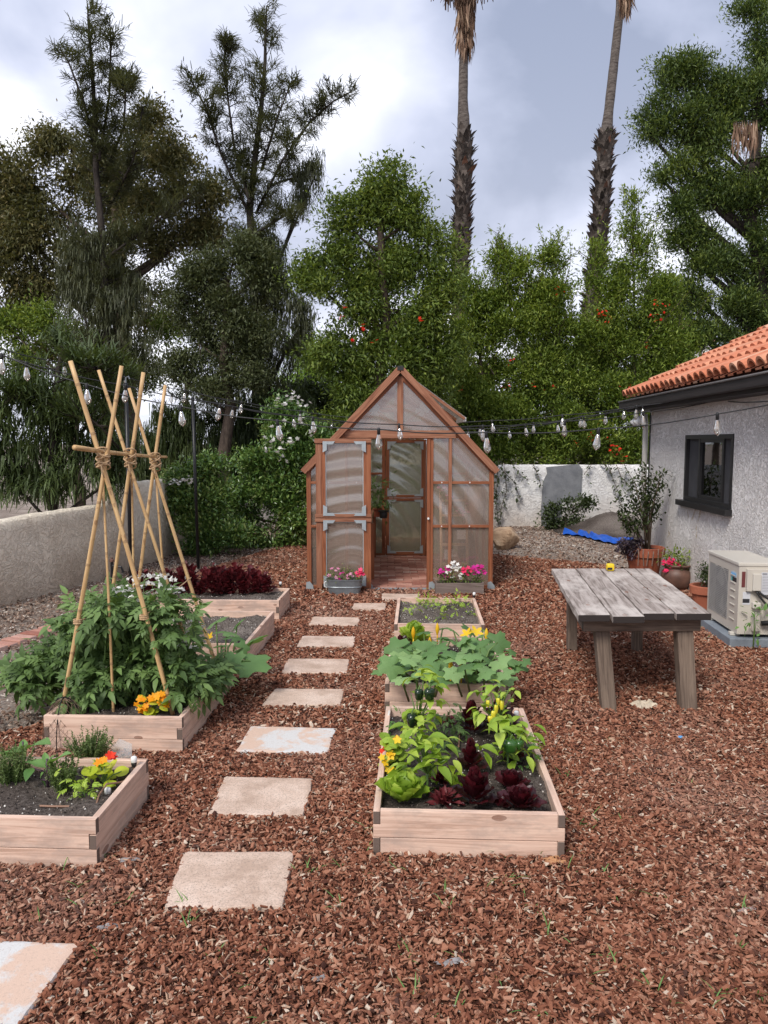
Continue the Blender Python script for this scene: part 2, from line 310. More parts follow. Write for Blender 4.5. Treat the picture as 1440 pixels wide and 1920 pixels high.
M['boot']=mk_rndramp('palm_leaf_bases',[(0,(.05,.04,.034)),(.6,(.12,.095,.08)),(.92,(.24,.195,.165)),(1,(.20,.09,.055))],.9,8,.01)
M['frond']=mk_rndramp('dead_palm_fronds',[(0,(.10,.055,.035)),(.6,(.22,.13,.085)),(1,(.36,.25,.17))],.9,8)
def mk_poly(name,tr,tint,df=(.50,.40,.34)):
    # milky twin wall sheet with fine vertical flutes
    m,t,o=newmat(name); g=NT(t); co=g.coord('world'); wv=g.n('ShaderNodeTexWave',bands_direction='X'); g.l(co,wv.inputs[0]); wv.inputs['Scale'].default_value=26
    arc=g.n('ShaderNodeTexWave',wave_type='RINGS',rings_direction='Y'); mp=g.n('ShaderNodeMapping'); g.l(g.n('ShaderNodeNewGeometry').outputs['Position'],mp.inputs[0]); mp.inputs['Location'].default_value=(.35,0,-.15); g.l(mp.outputs[0],arc.inputs[0]); arc.inputs['Scale'].default_value=1.6; arc.inputs['Distortion'].default_value=3.5; arc.inputs['Detail'].default_value=1; arc.inputs['Detail Scale'].default_value=.6
    T=g.n('ShaderNodeBsdfTransparent'); T.inputs[0].default_value=(*tint,1)
    TL=g.n('ShaderNodeBsdfTranslucent'); TL.inputs[0].default_value=(.6,.56,.50,1)
    DF=g.n('ShaderNodeBsdfDiffuse'); DF.inputs[0].default_value=(*df,1)
    m1=g.n('ShaderNodeMixShader'); m1.inputs[0].default_value=.6; g.l(TL.outputs[0],m1.inputs[1]); g.l(DF.outputs[0],m1.inputs[2])
    m2=g.n('ShaderNodeMixShader'); f=g.math('ADD',g.math('MULTIPLY',wv.outputs['Fac'],-.18),tr); g.l(f,m2.inputs[0]); g.l(m1.outputs[0],m2.inputs[1]); g.l(T.outputs[0],m2.inputs[2])
    G=g.n('ShaderNodeBsdfGlossy'); G.inputs['Roughness'].default_value=.12; g.l(g.bump(arc.outputs['Fac'],.20,.02),G.inputs['Normal'])
    m3=g.n('ShaderNodeMixShader'); m3.inputs[0].default_value=.13; g.l(m2.outputs[0],m3.inputs[1]); g.l(G.outputs[0],m3.inputs[2])
    g.l(m3.outputs[0],o.inputs[0]); return m
M['poly']=mk_poly('twinwall_polycarbonate',.78,(.93,.90,.87))
M['polyb']=mk_poly('rear_polycarbonate',.62,(.84,.86,.74),(.34,.36,.26))
def mk_glass(name,tint,f0,rough=.02,dif=None):
    m,t,o=newmat(name); g=NT(t); T=g.n('ShaderNodeBsdfTransparent'); T.inputs[0].default_value=(*tint,1); G=g.n('ShaderNodeBsdfGlossy'); G.inputs['Roughness'].default_value=rough
    fr=g.n('ShaderNodeFresnel'); fr.inputs[0].default_value=1.5; x=g.n('ShaderNodeMixShader'); g.l(g.math('ADD',fr.outputs[0],f0),x.inputs[0]); g.l(T.outputs[0],x.inputs[1]); g.l(G.outputs[0],x.inputs[2]); last=x
    if dif:
        D=g.n('ShaderNodeBsdfDiffuse'); D.inputs[0].default_value=(*dif[0],1); y=g.n('ShaderNodeMixShader'); y.inputs[0].default_value=dif[1]; g.l(x.outputs[0],y.inputs[1]); g.l(D.outputs[0],y.inputs[2]); last=y
    g.l(last.outputs[0],o.inputs[0]); return m
M['bulb']=mk_glass('bulb_glass',(.94,.94,.92),.22,.03,((.85,.85,.83),.12))
M['pane']=mk_glass('window_glass',(.10,.11,.11),.10)
M['clear']=mk_glass('clear_plastic',(.92,.92,.90),.08,.1,((.8,.8,.78),.15))
M['filament']=mat_simple('filament',(.70,.42,.16),rough=.4,bump=0)
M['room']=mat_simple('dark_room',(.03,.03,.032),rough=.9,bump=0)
M['blind']=mat_simple('grey_insect_screen',(.055,.055,.06),rough=.9,bump=0)
# leaves
M['lf_euc']=mat_leaf('olive_brown_leaves',[(.05,.055,.022),(.09,.095,.035),(.145,.135,.05),(.23,.18,.075)],.22)
M['lf_grey']=mat_leaf('grey_green_leaves',[(0.032,0.043,0.017),(0.072,0.090,0.035),(0.131,0.145,0.061)],.22)
M['lf_cas']=mat_leaf('casuarina_needles',[(.04,.045,.022),(.075,.085,.042),(.13,.14,.07)],.2)
M['lf_cas2']=mat_leaf('green_needles',[(.03,.045,.015),(.065,.095,.032),(.12,.165,.055)],.25)
M['lf_dark']=mat_leaf('dark_hedge_leaves',[(.02,.032,.010),(.045,.066,.020),(.085,.115,.035)],.2)
M['lf_green']=mat_leaf('green_tree_leaves',[(.035,.055,.012),(.075,.12,.022),(.15,.21,.038),(.28,.33,.07)],.3)
M['lf_lime']=mat_leaf('lime_leaves',[(0.116,0.203,0.029),(0.232,0.362,0.058),(0.406,0.551,0.116)],.35)
M['lf_pom']=mat_leaf('pomegranate_leaves',[(.035,.06,.010),(.085,.14,.02),(.19,.26,.04),(.36,.43,.09)],.32)
M['lf_pod']=mat_leaf('dense_conifer_leaves',[(.018,.034,.010),(.045,.078,.020),(.11,.16,.035),(.27,.33,.07)],.25)
M['lf_gloss']=mat_leaf('glossy_shrub_leaves',[(0.029,0.065,0.017),(0.072,0.145,0.035),(0.160,0.261,0.058),(0.348,0.392,0.131)],.2,.3,.6)
M['lf_tom']=mat_leaf('tomato_leaves',[(.05,.09,.026),(.11,.185,.055),(.20,.31,.10)],.28,.5,.3,4)
M['lf_squash']=mat_leaf('squash_leaves',[(.08,.16,.05),(.15,.28,.095),(.28,.43,.17)],.3,.55,.3,5)
M['lf_lime2']=mat_leaf('pale_green_leaves',[(.17,.29,.03),(.31,.46,.05),(.48,.60,.10)],.35,.45,.4,6)
M['lf_egg']=mat_leaf('eggplant_leaves',[(.07,.16,.04),(.13,.27,.07),(.20,.36,.11)],.3,.55,.3,6)
M['lf_red']=mat_leaf('red_romaine_leaves',[(.018,.003,.005),(.045,.006,.010),(.10,.012,.018)],.22,.35,.5,8,(1.6,.4,.4))
M['lf_burg']=mat_leaf('burgundy_lettuce_leaves',[(.040,.008,.010),(.10,.015,.020),(.19,.035,.04)],.22,.5,.4,8,(1.6,.4,.4))
M['lf_yel']=mat_leaf('yellow_green_leaves',[(.35,.45,.02),(.52,.60,.04),(.62,.66,.08)],.35,.5,.3,8)
M['lf_thyme']=mat_leaf('thyme_leaves',[(.05,.085,.02),(.11,.16,.045),(.18,.23,.08)],.25)
M['lf_plum']=mat_leaf('purple_succulent_leaves',[(.035,.025,.04),(.07,.05,.07),(.11,.09,.11)],.1,.4)
M['stem']=mat_simple('green_stem',(.12,.20,.05),(.08,.14,.035),30,.5,0); M['stemd']=mat_simple('purple_stem',(.07,.03,.06),rough=.5,bump=0); M['twig']=mat_simple('woody_stem',(.13,.09,.06),rough=.8,bump=.2)
def mk_fl(name,stops): return mat_leaf(name,stops,.3,.5,.3,10,(1.1,1,1))
M['f_orange']=mk_fl('orange_petals',[(.80,.22,.01),(.85,.34,.01),(.9,.45,.02)]); M['f_red']=mk_fl('red_petals',[(.45,.01,.01),(.7,.03,.015),(.8,.06,.02)])
M['f_yel']=mk_fl('yellow_petals',[(.75,.42,.01),(.85,.55,.02),(.9,.65,.05)]); M['f_white']=mk_fl('white_petals',[(.75,.75,.68),(.82,.82,.78),(.88,.88,.85)])
M['f_pink']=mk_fl('pink_petals',[(.70,.20,.38),(.80,.32,.50),(.85,.45,.6)]); M['f_mag']=mk_fl('magenta_petals',[(.42,.01,.14),(.62,.02,.28),(.72,.04,.42)]); M['f_ger']=mk_fl('geranium_petals',[(.75,.02,.10),(.85,.04,.16),(.9,.08,.2)])
M['pepd']=mat_simple('blackish_green_pepper_skin',(.012,.03,.010),(.008,.02,.007),5,.15,0,spec=.6); M['pepg']=mat_simple('green_pepper_skin',(.035,.11,.015),(.025,.08,.012),5,.2,0,spec=.6); M['pepy']=mat_simple('yellow_pepper_skin',(.75,.62,.04),(.6,.55,.04),5,.25,0,spec=.6)
# ---------------------------------------------------------------- templates and scatter helpers
def nrm(a): a=np.asarray(a,float); return a/(np.linalg.norm(a,axis=-1,keepdims=True)+1e-9)
def frames(D,U=None,sc=1.0):
    D=nrm(D); n=len(D)
    if U is None: U=np.tile((0,0,1.0),(n,1))
    Sd=np.cross(U,D); bad=np.linalg.norm(Sd,axis=1)<1e-3; Sd[bad]=(1,0,0); Sd=nrm(Sd); Nn=np.cross(D,Sd)
    m=np.stack([D,Sd,Nn],2); sc=np.asarray(sc,float)
    if sc.ndim==0: return m*sc
    if sc.ndim==1: return m*sc[:,None,None]
    return m*sc[:,None,:]
def leaf_tpl(wid,n=5,prof='ovate',curl=.5,fold=.25,wav=0,cols=2,wf=3):
    """leaf of length 1 along x; wid = max width"""
    V=[];ks=2*cols+1
    for i in range(n+1):
        t=i/n
        if prof=='ovate': w_=math.sin(math.pi*min(1,t*.97+.03)**.75)
        elif prof=='lance': w_=math.sin(math.pi*t)**.8*(1-.25*t)
        elif prof=='spoon': w_=(.25+.75*min(1,t*1.5))*math.sqrt(max(0,1-max(0,(t-.55)/.45)**2)) if t<1 else .15
        elif prof=='round': w_=math.sqrt(max(0,1-(2*t-1)**2))
        w_=max(w_,.03)*wid/2; a=curl*t; x=t if abs(curl)<1e-3 else math.sin(a)/curl; z=0 if abs(curl)<1e-3 else (math.cos(a)-1)/curl
        for c in range(ks):
            y=(c-cols)/cols; edge=abs(y)
            V.append((x+ (wav*.4*edge*math.cos(t*wf*6+c)),y*w_,z+fold*edge*w_+wav*edge*math.sin(t*wf*6.28+y*2.0)))
    Q=[[i*ks+c,(i+1)*ks+c,(i+1)*ks+c+1,i*ks+c+1] for i in range(n) for c in range(ks-1)]
    return (np.array(V),[np.array(Q)])
RH=(np.array([(0,0,0),(.45,.5,.06),(1,0,-.05),(.45,-.5,.06)]),[np.array([[0,1,2,3]])])   # simple far leaf; y scaled by width
def merge(parts):
    V=[];Qs={};n=0
    for (v,fs),m,t in parts:
        V.append(v@np.array(m).T+np.array(t))
        for f in fs: Qs.setdefault(f.shape[1],[]).append(f+n)
        n+=len(v)
    return (np.concatenate(V),[np.concatenate(q) for q in Qs.values()])
def rotz(a): c,s_=math.cos(a),math.sin(a); return np.array([[c,-s_,0],[s_,c,0],[0,0,1]])
def compound(n=3,lw=.5,ll=.42):
    lf=leaf_tpl(lw,3,'ovate',.6,.3,0,1); ps=[(lf,np.eye(3)*ll*1.15,(.62,0,0))]
    for i in range(n):
        t=.12+.5*i/n
        for sg in (1,-1): ps.append((lf,rotz(sg*1.05)*(ll*(.75+.3*t)),(t,0,0)))
    st=(np.array([(0,-.012,0),(0,.012,0),(.65,.008,0),(.65,-.008,0)]),[np.array([[0,3,2,1]])]); ps.append((st,np.eye(3),(0,0,0)))
    v,f=merge(ps); v=v.copy(); v[:,2]-=.35*v[:,0]**2; return (v,f)
def squash_tpl(seed=0):
    r=random.Random(seed); n=30; V=[(0,0,0)]
    for ring,fr in ((1,.5),(2,1.0)):
        for k in range(n):
            a=2*math.pi*k/n; lobe=.30+.20*abs(math.cos(2.5*a))**.9+.03*((k%2)*2-1)*ring/2+.02*r.random(); cut=1-.75*math.exp(-((a-math.pi)/.25)**2)
            rr=lobe*fr*cut; x=rr*math.cos(a)+0; y=rr*math.sin(a)
            V.append((x,y,-.35*rr*rr+.10*fr*math.cos(5*a)*fr*.3+.02*r.random()-.1*fr*fr*.5+.10*fr*(abs(math.sin(2.5*a))*.4)))
    T=[[0,1+k,1+(k+1)%n] for k in range(n)]; Q=[[1+k,1+n+k,1+n+(k+1)%n,1+(k+1)%n] for k in range(n)]
    v=np.array(V); return (v,[np.array(T),np.array(Q)])
def flower_tpl(np_=5,pl=.5,pw=.42,cup=.3):
    lf=leaf_tpl(pw,3,'ovate' if pw<.5 else 'round',-cup,.1,0,1); ps=[]
    for k in range(np_): ps.append((lf,rotz(2*math.pi*k/np_)*pl,(0,0,0)))
    return merge(ps)
def rs(n,a=0,b=1): return rng.uniform(a,b,n)
def rdir(n): return nrm(rng.normal(size=(n,3)))
LF_OV=leaf_tpl(.45,4,'ovate',.7,.3); LF_OV1=leaf_tpl(.5,3,'ovate',.5,.3,0,1); LF_LAN=leaf_tpl(.34,3,'lance',.8,.3,0,1); LF_PEP=leaf_tpl(.46,5,'ovate',1.1,.25)
LF_ROM=leaf_tpl(.62,6,'round',-.25,.35,.05,3); LF_LET=leaf_tpl(.95,7,'spoon',-.25,.45,.09,3,2); LF_FR=leaf_tpl(.7,6,'spoon',.3,.2,.10,3,5); LF_RND=leaf_tpl(1.0,6,'round',.2,.1,.02,3,1); COMP=compound(); SQ=[squash_tpl(i) for i in range(4)]
FL5=flower_tpl(5,.5,.42,.3); FLW=flower_tpl(5,.5,.62,.2)
NEEDLE=(np.array([(0,-.5,0),(0,.5,0),(.5,.5,-.07),(.5,-.5,-.07),(1,.25,-.28),(1,-.25,-.28)]),[np.array([[0,3,2,1],[3,5,4,2]])])
# ---------------------------------------------------------------- ground
def mk_plane(name,poly,z,mat,label=None):
    mb=MB(); mb.add([(x,y,z) for x,y in poly],[np.array([list(range(len(poly)))])]); o=obj(name,mb,mat); o['kind']='structure'; return o
mk_plane('ground',[(-400,-20),(400,-20),(400,900),(-400,900)],-.02,M['dirt'])
MUL=[(-6,-1),(5.2,-1),(4.6,7.2),(3.5,9.3),(3.0,10.7),(1.4,11.7),(.9,13.6),(-1.35,13.7),(-2.1,11.2),(-2.45,10.0),(-2.5,8.2),(-2.15,7.2),(-2.05,5.5),(-2.1,4.5),(-2.5,4.1),(-6,3.9)]
mk_plane('mulch_bed',MUL,0,M['mulchbase'])
def inpoly(x,y,poly):
    c=np.zeros(len(x),bool); n=len(poly)
    for i in range(n):
        x1,y1=poly[i]; x2,y2=poly[(i+1)%n]
        k=((y1>y)!=(y2>y)); xi=x1+(y-y1)*(x2-x1)/((y2-y1) if y2!=y1 else 1e-9); c^=k&(x<xi)
    return c
YAW=R(-2.6); CY,SY=math.cos(YAW),math.sin(YAW)
BEDS=[ # front-left corner, width, length, height, flip, kind
 ('A',(-.045,3.04),.785,1.27,.19,0),('B',(.005,4.72),.79,1.16,.19,0),('C',(.085,6.32),.755,1.10,.19,0),
 ('L1',(-2.42,3.00),1.27,.60,.20,1),('L2',(-1.88,4.12),.775,1.18,.20,1),('L3',(-1.80,5.66),.77,1.13,.20,0),('L4',(-2.28,7.28),1.28,.62,.20,1)]
def bedpoly(b,g=0):
    (x,y),w_,l=b[1],b[2],b[3]; q=[(-g,-g),(w_+g,-g),(w_+g,l+g),(-g,l+g)]; return [(x+a*CY-c*SY,y+a*SY+c*CY) for a,c in q]
STQ=[[(345,1592),(551,1592),(530,1697),(305,1697)],[(420,1452),(588,1455),(570,1525),(390,1523)],[(470,1358),(630,1362),(616,1408),(440,1406)],[(515,1288),(646,1289),(638,1319),(490,1319)],[(540,1232),(655,1233),(650,1259),(527,1259)],[(567,1190),(667,1191),(663,1210),(556,1210)],[(587,1154),(676,1156),(670,1171),(578,1169)],[(664,1129),(724,1129),(722,1141),(658,1140)],[(716,1111),(790,1112),(780,1123),(716,1122)],[(-170,1752),(150,1763),(28,1925),(-290,1915)]]
STW=[[P(a,b,.03)[:2] for a,b in q] for q in STQ]
GX0,GX1,GY0,GY1=-.89,1.26,8.80,11.45
def chips(mb,n,x0,x1,y0,y1,s0,s1,poly=None,avoid=True,zt=.022,stops=None,flat=.45,inside=True):
    x=rs(n,x0,x1); y=rs(n,y0,y1); k=np.ones(n,bool)
    k&=np.abs(x)<(.56*y+.45)
    if poly is not None: k&=(inpoly(x,y,poly)==inside)
    if avoid:
        for b in BEDS: k&=~inpoly(x,y,bedpoly(b,.006))
        for q in STW: qc=np.mean(q,axis=0); k&=~inpoly(x,y,[tuple(qc+(p-qc)*(.965 if zt>0 else 1)) for p in q])
        k&=~((x>GX0-.02)&(x<GX1+.02)&(y>GY0-.02)&(y<GY1))
    x,y=x[k],y[k]; n=len(x); az=rs(n,0,6.283); til=rng.normal(0,flat,n)
    D=np.stack([np.cos(az)*np.cos(til),np.sin(az)*np.cos(til),np.sin(til)],1); U=nrm(np.stack([rng.normal(0,.55,n),rng.normal(0,.55,n),np.ones(n)],1))
    ln=s0+(s1-s0)*rng.beta(1.6,3.0,n); asp=rs(n,.2,.72); sc=np.stack([ln,ln*asp,np.minimum(ln*rs(n,.08,.28),.009)],1); T=np.stack([x,y,rs(n,zt-.02,zt)],1)
    r=np.clip(rng.normal(.46,.27,n),0,1); sl=rng.random(n)<.035; r[sl]=rs(sl.sum(),.93,1); sc[sl,0]*=1.4; sc[sl,1]*=.45
    v=np.array([(sx*.5*(1-.25*(sz>0)),sy*.5*(1-.25*(sz>0)),sz*.5+.35*(1-abs(sx))) for sz in (-1,1) for sx,sy in ((-1,-1),(1,-1),(1,1),(-1,1))],float)
    for i in range(6):
        m=(np.arange(n)%6)==i; vv=v+np.random.default_rng(i).uniform(-.2,.2,(8,3)); vv[1:3,1]*=.55+.08*i; vv[5:7,1]*=.5+.08*i
        mb.inst((vv,[np.array([[4,5,6,7],[0,1,5,4],[1,2,6,5],[2,3,7,6],[3,0,4,7]])]),frames(D[m],U[m],sc[m]),T[m],r[m])
mb=MB(); chips(mb,175000,-2.6,2.6,1.7,4.4,.006,.038,MUL); chips(mb,130000,-3.2,4.2,4.4,7.6,.010,.044,MUL); chips(mb,75000,-3,5,7.6,13.6,.022,.058,MUL)
tag(obj('bark_mulch',mb,M['chips']),'reddish brown bark chips covering the whole garden ground','bark mulch',kind='stuff')
mb=MB(); chips(mb,26000,-4.6,-1.7,3.6,13,.010,.05,MUL,True,.01,inside=False); chips(mb,16000,.9,6,9.6,15.7,.015,.07,MUL,True,-.004,inside=False); chips(mb,5000,-3.3,-.8,9.5,15.5,.02,.08,MUL,True,-.004,inside=False)
tag(obj('leaf_litter',mb,M['litter']),'grey brown litter of leaves and stones on the bare dirt','litter',kind='stuff')
# grass blades in the mulch
mb=MB(); TUF=[(20,1555),(30,1580),(100,1640),(140,1670),(165,1680),(80,1730),(185,1800),(160,1710),(230,1700),(355,1740),(400,1800),(350,1700),(470,1845),(490,1790),(245,1290),(250,1240),(640,1700),(640,1630),(560,1640),(585,1640),(700,1640),(735,1625),(750,1640),(930,1605),(940,1660),(958,1650),(1010,1600),(1025,1600),(1065,1640),(1062,1600),(1100,1530),(1105,1560),(1080,1550),(1060,1460),(1140,1390),(1160,1540),(1300,1480),(830,1680),(840,1710),(905,1670),(900,1720),(960,1660),(1000,1700),(880,1800),(930,1840),(1030,1750),(1060,1780),(1090,1840),(1130,1800),(1160,1820),(1220,1860),(1250,1890),(1000,1900),(1330,1880),(1390,1780),(1390,1710),(1350,1870),(1430,1870),(760,1800),(780,1870),(1240,1690),(1160,1680),(1130,1640),(510,1920),(850,1900),(690,1560),(690,1600),(225,1400),(205,1395),(190,1395),(170,1390),(320,1395),(300,1405),(205,1610),(120,1605),(60,1605),(250,1470),(235,1500),(215,1560),(1310,1180),(1335,1190),(30,1240),(1330,1200)]
for (px,py) in TUF:
    p=P(px,py); k=random.randint(2,5); az=rs(k,0,6.28); el=rs(k,.6,1.4); D=np.stack([np.cos(az)*np.cos(el),np.sin(az)*np.cos(el),np.sin(el)],1)
    Ls=rs(k,.03,.095); mb.inst(leaf_tpl(1,5,'lance',.8,0,0,1),frames(D,None,np.stack([Ls,np.full(k,.005),Ls],1)),p+rng.normal(0,.015,(k,3))*(1,1,0),rs(k,.4,1))
tag(obj('grass',mb,M['lf_egg']),'stray green grass blades sprouting through the bark mulch','grass',kind='stuff')
# ---------------------------------------------------------------- stepping stones
SL=['largest square tan stone slab nearest the camera between the beds','second tan stepping stone with two holes near its edge','whitewashed stepping stone beside the far left bamboo bed','tan stepping stone fourth from the camera along the path','tan stepping stone fifth from the camera, beside the squash bed','tan stepping stone sixth from the camera along the path','tan stepping stone third from the greenhouse end of the path','small tan slab beside the corner of the sparse seedling bed','thin tan slab lying at the greenhouse threshold','slab with a worn white end cut off by the lower left corner']
for i,q in enumerate(STW):
    c=np.mean(q,axis=0); mb=MB(); r=random.Random(i); pts=[]
    for a in range(4):
        p0,p1=q[a],q[(a+1)%4]
        for t in np.linspace(0.03,.97,7): pts.append((p0+(p1-p0)*t)+np.array([r.uniform(-.005,.005),r.uniform(-.005,.005)]))
    pts=np.array(pts); 
    def ring(s_,z): return [(c[0]+(p[0]-c[0])*s_,c[1]+(p[1]-c[1])*s_,z) for p in pts]
    n=len(pts); V=ring(1,-.01)+ring(1,.012)+ring(.985,.020)+ring(.93,.022)
    Q=[[k*n+j,k*n+(j+1)%n,(k+1)*n+(j+1)%n,(k+1)*n+j] for k in range(3) for j in range(n)]; mb.add(V,[np.array(Q),np.array([[3*n+j for j in range(n)]])])
    if P(0,1,0) is not None and np.cross(q[1]-q[0],q[2]-q[1])<0: mb.F=[f[:,::-1] for f in mb.F]
    tag(obj('stepping_stone',mb,M['paverw'] if i in (2,9) else M['paver'],None,(c[0],c[1],0)),SL[i],'stepping stone','stepping stones of the path')
# ---------------------------------------------------------------- raised beds
BL={'A':('unweathered wooden raised bed of peppers and lettuces, nearest on the right','soil'),'B':('raised bed overflowing with broad squash leaves','soil'),'C':('raised bed with bare soil and sparse seedlings before the greenhouse','dry_soil'),
 'L1':('raised bed of thyme and eggplant cut by the left picture edge','soil'),'L2':('raised bed packed with tomato vines under the bamboo trellis','soil'),'L3':('half empty raised bed behind the tomatoes with squash leaves spilling over','dry_soil'),'L4':('raised bed holding the row of burgundy lettuces','soil')}
def bed(b):
    key,(x,y),W,Ln,hh,fl=b; lab,sm_=BL[key]; root=thing('raised_bed',lab,'garden bed',(x,y,0),YAW,'wooden raised beds'); t=.028; z1=.074; g=.0015
    zm=(z1+hh)/2
    def brd(poly,o,u,v,w_,nm='board'):
        m=MB(); m.prism(poly,o,u,v,w_,t); ob=obj(nm,m,M['bed'],root,bev=.0025,local=True); ob.location.z=random.uniform(-.0008,.0008); return ob
    def plank(Lx,notch_top,z0,z2,zmid):
        if notch_top is None: return [(t+g,z0),(Lx-t-g,z0),(Lx-t-g,z2),(t+g,z2)]
        if notch_top: return [(0,z0),(Lx,z0),(Lx,zmid-g),(Lx-t-g,zmid-g),(Lx-t-g,z2),(t+g,z2),(t+g,zmid-g),(0,zmid-g)]
        return [(t+g,z0),(Lx-t-g,z0),(Lx-t-g,zmid+g),(Lx,zmid+g),(Lx,z2),(0,z2),(0,zmid+g),(t+g,zmid+g)]
    for yy in (0,Ln-t):
        brd(plank(W,not fl,z1+.002,hh,zm),(0,yy,0),(1,0,0),(0,0,1),(0,1,0))
        brd([(t+g,-.03),(W-t-g,-.03),(W-t-g,z1),(t+g,z1)] if not fl else [(0,-.03),(W,-.03),(W,z1),(0,z1)],(0,yy+.001,0),(1,0,0),(0,0,1),(0,1,0))
    for xx in (0,W-t):
        brd(plank(Ln,bool(fl),z1+.002,hh-.002,zm),(xx,0,0),(0,1,0),(0,0,1),(1,0,0))
        brd([(0,-.03),(Ln,-.03),(Ln,z1),(0,z1)] if not fl else [(t+g,-.03),(Ln-t-g,-.03),(Ln-t-g,z1),(t+g,z1)],(xx-.0005,0,0),(0,1,0),(0,0,1),(1,0,0))
    nx,ny=int(W/.02),int(Ln/.02); X,Y=np.meshgrid(np.linspace(t,W-t,nx),np.linspace(t,Ln-t,ny),indexing='ij')
    Z=hh-.045+.008*np.sin(X*21+Y*13)+.008*np.sin(Y*17-X*9+2)+rng.normal(0,.004,X.shape)
    m=MB(); m.grid(X,Y,Z); m.F=[f[:,::-1] for f in m.F] if False else m.F; s_=obj('soil',m,M[sm_],root,smooth=True,local=True)
    k=int(W*Ln*1600); xs=rs(k,t,W-t); ys=rs(k,t,Ln-t); v=np.array([(0,0,.6),(.5,0,0),(-.25,.43,0),(-.25,-.43,0),(0,0,-.5)])
    m=MB(); m.inst((v,[np.array([[0,1,2],[0,2,3],[0,3,1],[4,2,1],[4,3,2],[4,1,3]])]),frames(rdir(k),None,rs(k,.003,.011)),np.stack([xs,ys,np.full(k,hh-.040)+.008*np.sin(xs*21+ys*13)+.008*np.sin(ys*17-xs*9+2)],1),rng.random(k)); o=obj('soil_crumbs',m,M['crumb'],s_,local=True); o['kind']='stuff'
    return root
for b in BEDS: bed(b)
# ---------------------------------------------------------------- garden walls
def wall(name,path,ht,th,mat,label,parts=None):
    """path [(x,y)], ht list of heights at the same points"""
    pts=[];hs=[]
    for i in range(len(path)-1):
        d=math.dist(path[i],path[i+1]); k=max(1,int(d/.08))
        for j in range(k):
            t=j/k; pts.append((path[i][0]*(1-t)+path[i+1][0]*t,path[i][1]*(1-t)+path[i+1][1]*t)); hs.append(ht[i]*(1-t)+ht[i+1]*t)
    pts.append(path[-1]); hs.append(ht[-1]); pts=np.array(pts); hs=np.array(hs); d=nrm(np.gradient(pts,axis=0)); nn=np.stack([-d[:,1],d[:,0]],1)
    n=len(pts); jt=rng.normal(0,.004,n); sec=[]
    zf=np.linspace(0,1,10)
    for i in range(n):
        h=hs[i]+jt[i]; prof=[(th/2,-.05)]+[(th/2+.006*math.sin(i*.9+z*9)+random.uniform(-.003,.003),z*(h-.03)) for z in zf[1:]]+[(th/2-.03,h),(-th/2+.03,h)]+[(-th/2,(h-.03)*z) for z in zf[::-1][:-1]]+[(-th/2,-.05)]
        sec.append([(pts[i][0]+nn[i][0]*a,pts[i][1]+nn[i][1]*a,z) for a,z in prof])
    m=len(sec[0]); V=[p for s_ in sec for p in s_]; Q=[[i*m+j,(i+1)*m+j,(i+1)*m+j+1,i*m+j+1] for i in range(n-1) for j in range(m-1)]
    mb=MB(); mb.add(V,[np.array(Q),np.array([list(range(m))]),np.array([[(n-1)*m+j for j in range(m)][::-1]])]); c=path[0]
    return mb,(c[0],c[1],0),label,name,mat
def put(t): mb,o,l,n,m=t; return tag(obj(n,mb,m,None,o,smooth=True),l,'wall')
put(wall('garden_wall',[(-5.6,4.6),(-4.75,6.3),(-4.10,7.94),(-3.83,8.66),(-3.56,9.66),(-3.55,9.72),(-3.36,11.2),(-3.27,12.4),(-3.3,15.6)],[.80,.82,.88,.92,.93,1.17,1.16,1.15,1.26],.16,M['stucco_cream'],'cream stucco garden wall curving along the left side'))
bw=put(wall('garden_wall',[(-3.18,15.8),(2.3,15.8),(6.5,15.8)],[1.25,1.25,1.25],.18,M['stucco_back'],'white stucco wall across the back with a grey cement patch'))
def patch():
    q=[(1016,1000),(1014,960),(1018,903),(1026,888),(1024,876),(1085,870),(1092,880),(1090,922),(1086,938),(1062,934),(1053,940),(1052,968),(1040,990),(1030,1002)]
    p3=[PY(a,b,15.69) for a,b in q]; mb=MB(); mb.prism([(p[0],p[2]) for p in p3],(0,15.70,0),(1,0,0),(0,0,1),(0,-1,0),.018,.5); obj('cement_patch',mb,M['cement'],bw,smooth=False)
patch()
# brick edging, rubble and boulder
root=thing('brick_edging','row of pale red bricks laid flat in the dirt left of the tomatoes','brick edging',tuple(P(60,1200)))
a=P(-30,1222); b_=P(140,1165); nb=11
for i in range(nb):
    t=i/(nb-1); c=a+(b_-a)*t; d=nrm(b_-a); ang=math.atan2(d[1],d[0])+random.uniform(-.1,.1)+math.pi/2; u=np.array((math.cos(ang),math.sin(ang),0)); v=np.array((-u[1],u[0],0)); mb=MB()
    mb.prism([(0,0),(.20,0),(.20,.088),(0,.088)],c-u*.1-v*.044-np.array((0,0,.02)),u,v,(0,0,1),.038+random.uniform(0,.01)); o=obj('brick',mb,M['brick'],root,bev=.005)
def rock(name,c,rad,label,seed,mat,cat='rock',group=None):
    r=np.random.default_rng(seed); nl,nn_=14,20; V=[]
    planes=[(nrm(r.normal(size=3)),r.uniform(.62,.9)) for _ in range(13)]
    for i in range(nl+1):
        th=math.pi*i/nl
        for k in range(nn_):
            ph=2*math.pi*k/nn_; d=np.array((math.sin(th)*math.cos(ph),math.sin(th)*math.sin(ph),math.cos(th))); s_=1.0
            for pn,pd in planes:
                q_=d@pn
                if q_>1e-3: s_=min(s_,pd/q_)
            V.append(np.array(c)+d*s_*np.array(rad))
    Q=[[i*nn_+k,(i+1)*nn_+k,(i+1)*nn_+(k+1)%nn_,i*nn_+(k+1)%nn_] for i in range(nl) for k in range(nn_)]
    mb=MB(); mb.add(V,[np.array(Q)]); return tag(obj(name,mb,mat,None,(c[0],c[1],0)),label,cat,group)
